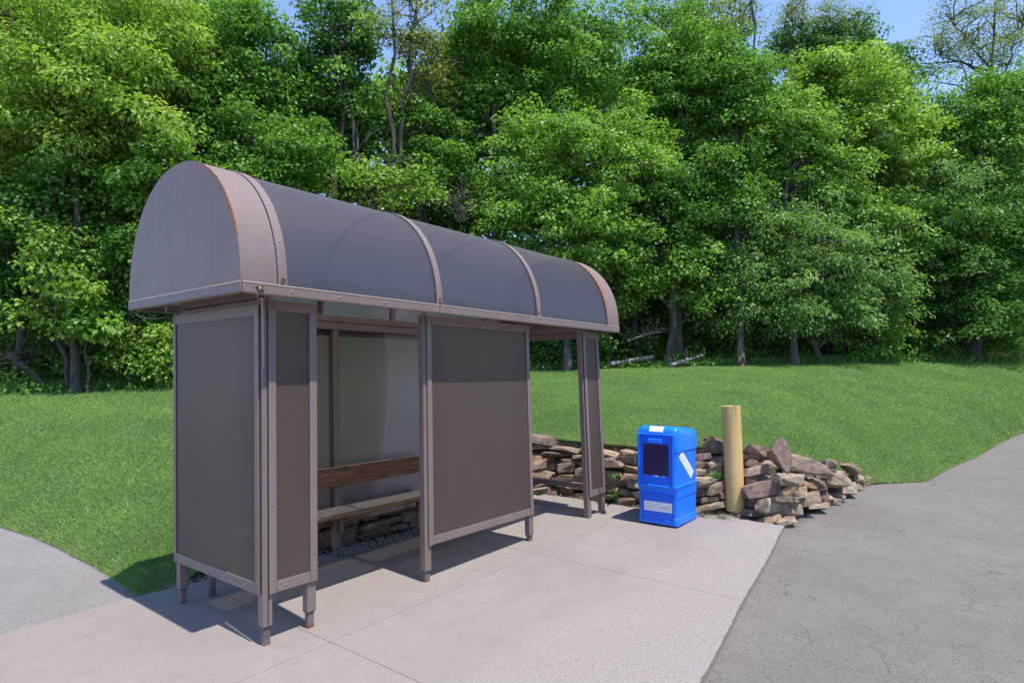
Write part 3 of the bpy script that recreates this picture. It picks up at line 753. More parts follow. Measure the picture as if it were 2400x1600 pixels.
# ------------------------------------------------------------------ bollard
bp_ = Vector((5.195, -1.155, float(pad(5.2, -1.15)) - .01))
bo = thing('bollard', 'faded yellow steel pipe bollard standing in front of the stone wall', 'bollard', tuple(bp_))
m = MB(); tp = bp_ + Vector((-.030, .040, 1.205)); rr = .1055; n = 40
m.tube([bp_, bp_.lerp(tp, .5), tp], rr, n, 0, cap=False)
ax = (tp - bp_).normalized(); m.tube([tp, tp - ax * .001], [rr, rr - .008], n, 0, cap=False); m.tube([tp - ax * .001, tp - ax * .02], rr - .008, n, 0, cap=False)
m.build('pipe', M['yellow'], bo)
m = MB(); vs = [tp - ax * .012]
for j in range(24): q = 6.2832 * j / 24; vs.append(tp - ax * .016 + Vector((math.cos(q), math.sin(q), 0)) * (rr - .006))
m.add(vs, [(0, 1 + j, 1 + (j + 1) % 24) for j in range(24)], 0, True); m.build('concrete_fill', M['white'], bo)

# ------------------------------------------------------------------ dry stone wall and loose rocks
import bmesh as _b
def hull_rock(P, amp, seed, cuts=2):
    """angular stone: convex hull of a handful of points, then slightly roughened"""
    bm = _b.new()
    for p in P: bm.verts.new(tuple(p))
    r = _b.ops.convex_hull(bm, input=bm.verts); bad = [g for g in set(r['geom_interior']) | set(r['geom_unused']) if isinstance(g, _b.types.BMVert) and g.is_valid]
    _b.ops.delete(bm, geom=bad, context='VERTS')
    _b.ops.triangulate(bm, faces=bm.faces); _b.ops.subdivide_edges(bm, edges=bm.edges, cuts=cuts, use_grid_fill=True); _b.ops.triangulate(bm, faces=bm.faces)
    bm.verts.index_update(); V = [v.co.copy() for v in bm.verts]; F = [[v.index for v in f.verts] for f in bm.faces]; bm.free()
    mx = max(max(abs(c) for c in v) for v in V); f = 2.6 / mx
    V = [v * (1 + amp * (mnoise.noise(v * f * 1.2 + Vector((seed * 1.7, 0, 0))) + .6 * mnoise.noise(v * f * 3.1 + Vector((0, seed * 2.3, 0))))) for v in V]
    return V, F
def rock_v(size, seed, taper=0.0):
    r = np.random.default_rng(seed); P = []
    for sx in (-1, 1):
        for sy in (-1, 1):
            for sz in (-1, 1): P.append([sx * r.uniform(.45, 1.0), sy * r.uniform(.6, 1.05), sz * r.uniform(.40, 1.0)])
    for k in range(8):
        a = r.uniform(0, 6.283); P.append([math.cos(a) * r.uniform(.95, 1.12), math.sin(a) * 1.0, r.uniform(-.55, .55)])
    for k in range(2): P.append([r.uniform(-.5, .5), r.uniform(-.5, .5), r.choice((-1, 1)) * r.uniform(.95, 1.12)])
    P = np.array(P) * np.array(size) * .5
    return hull_rock(P, .045, seed)
class RB(MB):
    def __init__(s): super().__init__(); s.t = []
    def rock(s, c, size, rot, seed, tint, taper=0.0):
        V, F_ = rock_v(size, seed) if not isinstance(size, list) else hull_rock(size, .04, seed, 3); Mx = rot if isinstance(rot, Matrix) else Matrix.Rotation(rot, 3, 'Z')
        vs = [Mx @ Vector(v) + Vector(c) for v in V]; s.add(vs, F_, 0, False); s.t += [tint] * len(vs)
    def finish(s, name, parent=None, origin=None):
        o = s.build(name, M['stone'], parent, fix=False, origin=origin)
        a = o.data.attributes.new('tint', 'FLOAT', 'POINT'); a.data.foreach_set('value', s.t); return o
WL = [Vector(p) for p in ((.85, 1.66), (1.4, 1.52), (2.4, 1.44), (3.6, 1.50), (4.45, 1.46), (4.80, 1.20), (4.82, .5), (4.84, -.3), (4.84, -.72), (5.42, -.98), (5.52, -1.22))]
seg = [(WL[i + 1] - WL[i]).length for i in range(len(WL) - 1)]; LT = sum(seg)
def along(s):
    for i, l in enumerate(seg):
        if s <= l or i == len(seg) - 1: return WL[i].lerp(WL[i + 1], s / l), (WL[i + 1] - WL[i]).normalized()
        s -= l
wb = RB(); rr_ = random.Random(11); sd = 100
hs = 0.0; course = 0
while hs < .70:
    ch = rr_.uniform(.075, .125); s = rr_.uniform(-.1, .1)
    while s < LT + .05:
        ln = rr_.choice((rr_.uniform(.18, .30), rr_.uniform(.32, .62), rr_.uniform(.32, .62))); c2, t2 = along(min(max(s + ln / 2, 0), LT)); nrm = Vector((-t2.y, t2.x)) if t2.x > .5 else Vector((-t2.y, t2.x))
        frac = s / LT
        topz = .60 + .10 * min(1, frac * 3) + rr_.uniform(-.06, .05)
        if frac < .12: topz = .30 + frac * 2.6
        hh = ch * rr_.uniform(.8, 1.2)
        if hs + ch * .6 < topz:
            out = rr_.uniform(-.04, .03) + (.10 - .16 * hs)      # outward face, battered
            back = Vector((-nrm.x, -nrm.y)) if False else nrm
            p = c2 - nrm * (out - .02)
            zz = float(pad(p.x, p.y)) + hs + hh * .5 - .01
            rot = Matrix.Rotation(math.atan2(t2.y, t2.x) + rr_.uniform(-.18, .18), 3, 'Z') @ Matrix.Rotation(rr_.uniform(-.12, .12), 3, 'Y') @ Matrix.Rotation(rr_.uniform(-.28, .04), 3, 'X')
            wb.rock((p.x, p.y, zz), (ln * 1.10, rr_.uniform(.22, .32), hh * 1.18), rot, sd, min(1, max(0, rr_.gauss(.42, .26)))); sd += 1
        s += ln * .97
    hs += ch * .93
wl = wb.finish('stone_wall', None, (4.7, .3, 0)); tag(wl, 'low dry stone wall of brown sandstone slabs behind the shelter and newspaper box', 'stone wall')
# tumbled end: every loose rock is its own thing
BASEX = [1600, 1690, 1760, 1830, 1900, 1960, 2030, 2080]; BASEY = [1215, 1222, 1225, 1237, 1203, 1174, 1134, 1118]; BASED = [6.75, 7.3, 6.92, 6.50, 7.05, 7.66, 8.72, 9.6]
def place_rock(name_lbl, px, py, wpx, hpx, tilt, tint, dep, seed, taper=None, lx=-.26, up=0.0, yawx=0.0):
    d0 = np.interp(px, BASEX, BASED); by = np.interp(px, BASEX, BASEY); d = d0 + .10
    d = d0 + .08 + .75 * max(0, (by - py)) * d0 / FPX * .62
    c = at(px, d, py); wm, hm = wpx * d / FPX, hpx * d / FPX
    rot = Matrix.Rotation(YAW + yawx, 3, 'Z') @ Matrix.Rotation(math.radians(tilt), 3, 'Y') @ Matrix.Rotation(lx, 3, 'X')
    size = (wm * 1.08, dep, hm * .98)
    if taper:      # outline given: (x, z) pairs in units of the half size, front face, with a smaller rear face lifted by the slope
        size = [(x * wm * .5, -dep * .5 - .012 * math.cos(5 * x), z * hm * .5) for x, z in taper] + [(x * wm * .42, dep * .5, z * hm * .36 + hm * up) for x, z in taper] + [(x * wm * .46, -dep * .5 - .02 * math.sin(7 * z), z * hm * .45) for x, z in taper[::2]]
    r = RB(); r.rock(c, size, rot, seed, tint)
    o = r.finish('rock', None, (c.x, c.y, c.z - hm * .5)); tag(o, name_lbl, 'rock', 'loose rocks at the tumbled end of the stone wall'); return o
ROCKS = [
 ('tall upright pointed mauve boulder standing proud of the wall end against the lawn', 1824, 1068, 48, 82, 0, .22, .20, 41, ((.0, 1), (.55, .82), (.95, -.15), (.65, -1), (.2, -.95), (-.9, -.1), (-1, .25), (-.45, .78)), -.18, .0),
 ('largest flat grey-mauve slab lying tilted on top of the tumbled wall end', 1886, 1099, 104, 46, 0, .28, .34, 52, ((-.93, .62), (-.62, 1.0), (.05, .82), (.70, .15), (1, -.82), (.82, -1), (-.05, -.60), (-.90, -.32), (-1, .1)), -.20, .45),
 ('tan angular block directly under the upright boulder', 1839, 1126, 70, 34, 5, .72, .30, 3),
 ('broad mauve slab right of the bollard at half its buried height', 1786, 1146, 86, 40, -8, .2, .32, 4),
 ('long thin brown slab leaning up to the right behind the bollard', 1766, 1106, 58, 26, -12, .35, .30, 5),
 ('orange stained stone tucked against the right side of the bollard', 1759, 1130, 40, 30, -18, .92, .26, 6),
 ('orange-brown slanting slab below the tan block', 1845, 1153, 52, 22, -28, .95, .26, 7),
 ('rounded orange slab in the shade beneath the largest flat slab', 1890, 1139, 50, 22, 4, .98, .26, 8),
 ('small tan wedge tilted steeply in the middle of the tumbled heap', 1868, 1160, 46, 24, -24, .78, .24, 9),
 ('long grey slab slanting up to the right near the foot of the heap', 1880, 1176, 72, 28, -19, .5, .28, 10),
 ('squarish tan block with a dark underside low in the heap front', 1805, 1190, 66, 40, 6, .66, .30, 11),
 ('flat mauve stone lying at the right foot of the bollard', 1762, 1207, 50, 28, 10, .18, .26, 12),
 ('orange edged stone poking over the concrete corner', 1806, 1218, 50, 22, -26, .9, .24, 13),
 ('yellow-tan stone nearest the asphalt corner, lowest of the heap', 1838, 1226, 46, 22, -20, .8, .22, 14),
 ('pale flat stone at the asphalt edge below the long grey slab', 1908, 1189, 58, 22, -3, .6, .24, 15),
 ('small rounded tan stone touching the asphalt edge', 1949, 1178, 34, 18, 0, .7, .20, 16),
 ('dark brown rounded stone between the long grey slab and the cracked tan block', 1922, 1163, 30, 28, 0, .05, .22, 17),
 ('cracked pale tan block, upper of the pair at the heap end', 1953, 1126, 58, 40, -4, .76, .32, 18),
 ('cracked tan block, lower of the pair at the heap end', 1976, 1148, 50, 36, -8, .72, .30, 19),
 ('small mauve stone on top of the heap right of the largest slab', 1937, 1089, 34, 20, -12, .15, .24, 21),
 ('little orange-tan stone beside the right end of the largest slab', 1942, 1106, 30, 20, -20, .85, .22, 22),
 ('reddish slab slanting down to the right at the heap end beside the lawn', 1992, 1102, 46, 20, 34, .3, .24, 23),
 ('small tan stone at the far end of the heap by the lawn edge', 2004, 1124, 32, 24, 10, .66, .22, 24),
 ('last small pale stone where the heap meets the asphalt', 2010, 1142, 24, 18, 0, .6, .20, 25),
 ('mauve slab on top of the wall just right of the bollard', 1762, 1062, 46, 32, 16, .2, .32, 26),
 ('mauve-brown slab on top of the wall just left of the bollard', 1672, 1042, 50, 26, 14, .16, .32, 27),
 ('small dark stone under the top slab right of the bollard', 1757, 1087, 34, 24, 4, .1, .26, 28),
 ('grey sloping stone left of the squarish tan block', 1774, 1172, 40, 24, -18, .45, .24, 29),
 ('thin stone bridging the gap above the squarish tan block', 1826, 1174, 46, 18, -2, .4, .24, 30),
 ('dark filler stone between the orange slab and the dark rounded stone', 1915, 1140, 34, 34, 0, .08, .24, 31),
]
for r in ROCKS: place_rock(*r)
# dark rubble core behind the loose rocks
rb = RB(); rr_ = random.Random(5)
for k in range(46):
    px = rr_.uniform(1740, 2030); by = float(np.interp(px, BASEX, BASEY)); ty = float(np.interp(px, [1740, 1900, 1960, 2030], [1075, 1108, 1112, 1122]))
    py = rr_.uniform(ty, by - 6); d0 = float(np.interp(px, BASEX, BASED)); d = d0 + .26 + .5 * (by - py) * d0 / FPX
    c = at(px, d, py); s = rr_.uniform(.10, .22)
    rb.rock(c, (s * 1.5, s * 1.3, s * .7), Matrix.Rotation(rr_.uniform(0, 6), 3, 'Z') @ Matrix.Rotation(rr_.uniform(-.4, .4), 3, 'X'), 400 + k, rr_.uniform(.1, .7))
tag(rb.finish('rubble', None, (5.6, -1.5, 0)), 'small rubble filling the gaps between the loose rocks', 'rubble', kind='stuff')

# weeds growing at the wall
M['weed'] = m_leaf('weed_leaf', (.04, .11, .02), (.07, .19, .03), (.13, .27, .06), .3)
def weed(label, c, h, nl, wdt, up=1.0, seed=0):
    r = np.random.default_rng(seed); V = []; A = []
    for k in range(nl):
        a = r.uniform(0, 6.283); L = h * r.uniform(.5, 1); el = r.uniform(.5, 1.3) * up; el = min(el, 1.45)
        d = np.array([math.cos(a) * math.cos(el), math.sin(a) * math.cos(el), math.sin(el)]); sdv = np.array([-math.sin(a), math.cos(a), 0]) * wdt * r.uniform(.6, 1.2)
        p0 = np.array(c) + np.array([r.normal(0, .02), r.normal(0, .02), 0]); p1 = p0 + d * L * .5; p2 = p0 + d * L * .95 + np.array([math.cos(a), math.sin(a), -.6]) * L * .16
        V += [[p0 - sdv * .4, p0 + sdv * .4, p1 + sdv, p1 - sdv], [p1 - sdv, p1 + sdv, p2 + sdv * .15, p2 - sdv * .15]]; q = r.random(); A += [q, q]
    o = quads('weed', np.array(V), M['weed'], attr=np.array(A), org=c); tag(o, label, 'weed', 'weeds along the stone wall'); return o
def gp(px, py): # ground point under a pixel
    n = Vector((-GX, -GY, 1)); o = Vector(CAM); d = at(px, 1.0, py) - o; t = (-2 * GX - n.dot(o)) / n.dot(d); return o + d * t
for i, (lb_, px, py, h, nl, wd, up) in enumerate((
  ('tall broad leaved green weed beside the far corner post of the shelter', 1437, 1178, .30, 26, .020, 1.1),
  ('low leafy weed on the gravel under the bench', 915, 1222, .14, 20, .016, .8),
  ('grassy tuft on the gravel left of the bench middle', 838, 1258, .16, 26, .004, 1.0),
  ('small green weed at the right foot of the bollard', 1768, 1196, .10, 16, .012, .8),
  ('scrap of dry grass at the left foot of the bollard', 1692, 1215, .10, 30, .004, .8),
  ('small weed at the asphalt edge in front of the heap', 1872, 1204, .07, 16, .010, .7),
  ('low clover clump at the wall foot seen through the far opening', 1262, 1158, .10, 20, .014, .7))):
    p = gp(px, py); weed(lb_, (p.x, p.y, p.z - .01), h, nl, wd, up, i + 3)
for i, (lb_, px, py, d, h) in enumerate((
  ('leafy weed sprouting between the tan block and the broad mauve slab', 1806, 1126, 7.0, .12), ('thin grass blades hanging over the dark gap left of the bollard', 1676, 1112, 6.80, .14), ('grass tuft growing out of the wall by the newspaper box corner', 1437, 1112, 6.95, .12))):
    c = at(px, d, py); weed(lb_, (c.x, c.y, c.z - .05), h, 24, .008, .9, 30 + i)

# ------------------------------------------------------------------ trees
LEAF = dict(
 pale=m_leaf('leaf_pale', (0.145, 0.232, 0.034), (0.250, 0.378, 0.061), (0.382, 0.512, 0.116), .44),
 maple=m_leaf('leaf_maple', (0.069, 0.159, 0.022), (0.125, 0.268, 0.037), (0.224, 0.390, 0.076), .44),
 bright=m_leaf('leaf_bright', (0.105, 0.213, 0.032), (0.191, 0.348, 0.055), (0.316, 0.476, 0.110), .44),
 dark=m_leaf('leaf_dark', (0.047, 0.122, 0.022), (0.084, 0.195, 0.034), (0.152, 0.293, 0.067), .44),
 yellow=m_leaf('leaf_yellow', (0.138, 0.237, 0.033), (0.237, 0.380, 0.061), (0.374, 0.517, 0.110), .44),
 olive=m_leaf('leaf_olive', (0.119, 0.159, 0.037), (0.198, 0.238, 0.061), (0.303, 0.317, 0.104), .44),
 grey=m_leaf('leaf_grey', (0.099, 0.201, 0.055), (0.171, 0.305, 0.085), (0.277, 0.421, 0.146), .44),
)
BARK = dict(g=M['bark'], d=M['barkd'])
def nrmz(a): return a / np.maximum(np.linalg.norm(a, axis=1, keepdims=True), 1e-6)
UP = np.array([0, 0, 1.0])
def leaf_soup(P, O, style, size):
    """P leaf bases, O outward directions -> quads"""
    n = len(P); rn = rng.normal(0, 1, (n, 3)); L = size * rng.uniform(.7, 1.3, n)[:, None]
    if style == 'droop':
        t = nrmz(O * .8 + rn * .55 + np.array([0, 0, -.75])); nn = nrmz(O * .6 + UP * .65 + rng.normal(0, .45, (n, 3))); W = L * .24; L = L * 1.1
    elif style == 'fine':
        t = nrmz(O * .6 + rn * .8); nn = nrmz(O * .3 + UP * .7 + rng.normal(0, .6, (n, 3))); W = L * .22
    else:
        nn = nrmz(O * .62 + UP * .62 + rn * .46); t = O * .9 + rng.normal(0, .7, (n, 3)) + np.array([0, 0, -.45]); W = L * .40
    t = nrmz(t - nn * (t * nn).sum(1, keepdims=True)); s = np.cross(nn, t)
    droop = nn * L * .12
    V = np.stack([P, P + t * L * .48 + s * W + nn * L * .05, P + t * L - droop, P + t * L * .48 - s * W + nn * L * .05], 1)
    return V
def clump_leaves(C, Rc, per, style, size, O=None, flat=.46):
    """leaf sprays around clump centres"""
    n = len(C); k = np.maximum(4, (per * (Rc / .5) ** 2)).astype(int); idx = np.repeat(np.arange(n), k); m = len(idx)
    d = nrmz(rng.normal(0, 1, (m, 3)) + np.array([0, 0, .25])); q = rng.uniform(.30, 1.0, m) ** .7
    off = d * (q * Rc[idx])[:, None] * np.array([1, 1, flat])
    if O is not None: off = off + O[idx] * ((off * O[idx]).sum(1) * .45 + Rc[idx] * .12)[:, None]
    off[:, 2] -= .22 * (np.hypot(off[:, 0], off[:, 1]) ** 2) / Rc[idx]
    P = C[idx] + off
    tone = rng.normal(.0, .19, n)[idx]
    rd = np.clip(rng.normal(.5, .26, m) + tone, 0, 1)
    return leaf_soup(P, d, style, size), rd
LABELN = [0]
def tree(name, label, cat, bpx, d, lobes, leaf='maple', style='maple', bark='g', size=.092, dens=1.0, rt=.11, top=None, lean=0.0, limbs=26, group='trees at the wood edge',
         cl=.40, per=165, bare=0, fork=None, fk=.4, seed=0, tf=0.0):
    global rng
    rng = np.random.default_rng(1000 + seed); rnd = random.Random(seed)
    xy = at(bpx, d - tf); bz = float(terrain(np.array(xy[0]), np.array(xy[1]))) - .08
    T = thing(name, label, cat, (float(xy[0]), float(xy[1]), bz), group)
    base = Vector((xy[0], xy[1], bz)); F3 = Vector((FW[0], FW[1], 0)); R3 = Vector((RT[0], RT[1], 0))
    Cs, Rs, Os = [], [], []
    ctop = base
    for lobe in lobes:
        px, py, wpx, hpx = lobe[:4]; dd = d + (lobe[4] if len(lobe) > 4 else 0)
        c = at(px, dd, py); rx, rz = wpx * dd / FPX / 2, hpx * dd / FPX / 2; ry = min(rx, 2.2) * .8
        nl = dens * 1450 * math.pi * rx * rz; nc = max(5, int(nl / (per * (cl / .5) ** 2)))
        dirs = nrmz(rng.normal(0, 1, (nc, 3)));
        # uneven outline
        ph = rng.uniform(0, 6, 3); bump = 1 + .16 * np.sin(3 * np.arctan2(dirs[:, 2], dirs[:, 0]) + ph[0]) + .12 * np.sin(5 * np.arctan2(dirs[:, 2], dirs[:, 0]) + ph[1])
        q = rng.uniform(.08, 1, nc) ** .36 * bump
        loc = dirs * q[:, None] * np.array([rx, ry, rz])
        W = np.array(c) + loc[:, :1] * np.array([*RT, 0]) + loc[:, 1:2] * np.array([*FW, 0]) + loc[:, 2:3] * UP
        Cs.append(W); Rs.append(cl * rng.uniform(.6, 1.25, nc)); o = W - np.array(c); Os.append(nrmz(o + 1e-4))
        tp = Vector(c) + Vector((0, 0, rz * .75))
        if tp.z > ctop.z: ctop = tp
    C = np.concatenate(Cs); Rc = np.concatenate(Rs); O = np.concatenate(Os)
    V, rd = clump_leaves(C, Rc, per, style, size, O)
    quads('crown', V, LEAF[leaf], T, rd)
    # trunk with limbs
    m = MB(); tips = [ctop] if top is None else [at(*(top[:1] + (d,) + top[1:]))]
    if fork: tips += [at(f[0], d, f[1]) for f in fork]
    trunk = []
    for kk, tp in enumerate(tips):
        a = base if kk == 0 else main[min(9, int(fk * 10) + (kk % 2))]; n = 10; pts = []
        for i in range(n + 1):
            t = i / n; p = a.lerp(tp, t) + R3 * (lean * math.sin(math.pi * t) + rnd.gauss(0, .035 if style != 'fine' else .07) * (0 < i < n) * (1 + 1.5 * t)) + F3 * rnd.gauss(0, .03) * (0 < i < n)
            pts.append(p)
        r0 = rt if kk == 0 else rt * (1 - .82 * fk) * .8
        m.tube(pts, [r0 * (1.25 if (i == 0 and kk == 0) else 1) * (1 - .82 * (i / n) ** 1.1) + .008 for i in range(n + 1)], 8, 0)
        if kk == 0: trunk = main = pts
        else: trunk = trunk + pts[3:]
    order = list(range(len(C))); rnd.shuffle(order)
    zmin = base.z + .25 * (C[:, 2].min() - base.z)
    for i in order[:limbs]:
        c = Vector(C[i]); cand = [p for p in trunk if p.z < c.z - .15 * (c - p).length and p.z > zmin] or trunk[2:4]
        a = min(cand, key=lambda p: (p - c).length + rnd.random() * .6); L = (c - a).length
        if L < .15: continue
        pts = [a.lerp(c, t) + Vector((rnd.gauss(0, .05), rnd.gauss(0, .05), .10 * L * math.sin(math.pi * t) + rnd.gauss(0, .04))) * (0 < t < 1) for t in (0, .25, .5, .75, 1)]
        r0 = min(rt * .6, .015 + .013 * L); m.tube(pts, [r0, r0 * .8, r0 * .6, r0 * .42, r0 * .2], 5, 0, cap=False)
        for k in range(2):
            b0 = pts[rnd.choice((2, 3))]; e = b0 + Vector((rnd.gauss(0, .35), rnd.gauss(0, .35), rnd.uniform(-.05, .45))); mid = b0.lerp(e, .5) + Vector((0, 0, .05))
            m.tube([b0, mid, e], [r0 * .4, r0 * .28, .004], 4, 0, cap=False)
    for k in range(bare):     # leafless dead branches
        a = trunk[rnd.randrange(2, len(trunk) - 1)]; e = a + R3 * rnd.uniform(-1.1, 1.1) - F3 * rnd.uniform(.0, .7) + Vector((0, 0, rnd.uniform(-.1, .8)))
        pts = [a.lerp(e, t) + Vector((rnd.gauss(0, .06), rnd.gauss(0, .06), rnd.gauss(0, .06))) * (t > 0) for t in (0, .3, .6, 1)]; m.tube(pts, [.022, .016, .010, .004], 5, 0, cap=False)
        for j in range(3):
            b0 = pts[rnd.choice((1, 2))]; e2 = b0 + (e - a) * .3 + Vector((rnd.gauss(0, .25), rnd.gauss(0, .2), rnd.gauss(.1, .2))); m.tube([b0, b0.lerp(e2, .5) + Vector((0, 0, .04)), e2], [.009, .006, .003], 4, 0, cap=False)
    m.build('trunk', BARK[bark], T, fix=False)
    return T
def dt(px, k=0.0): return float(treeline(px)) + k
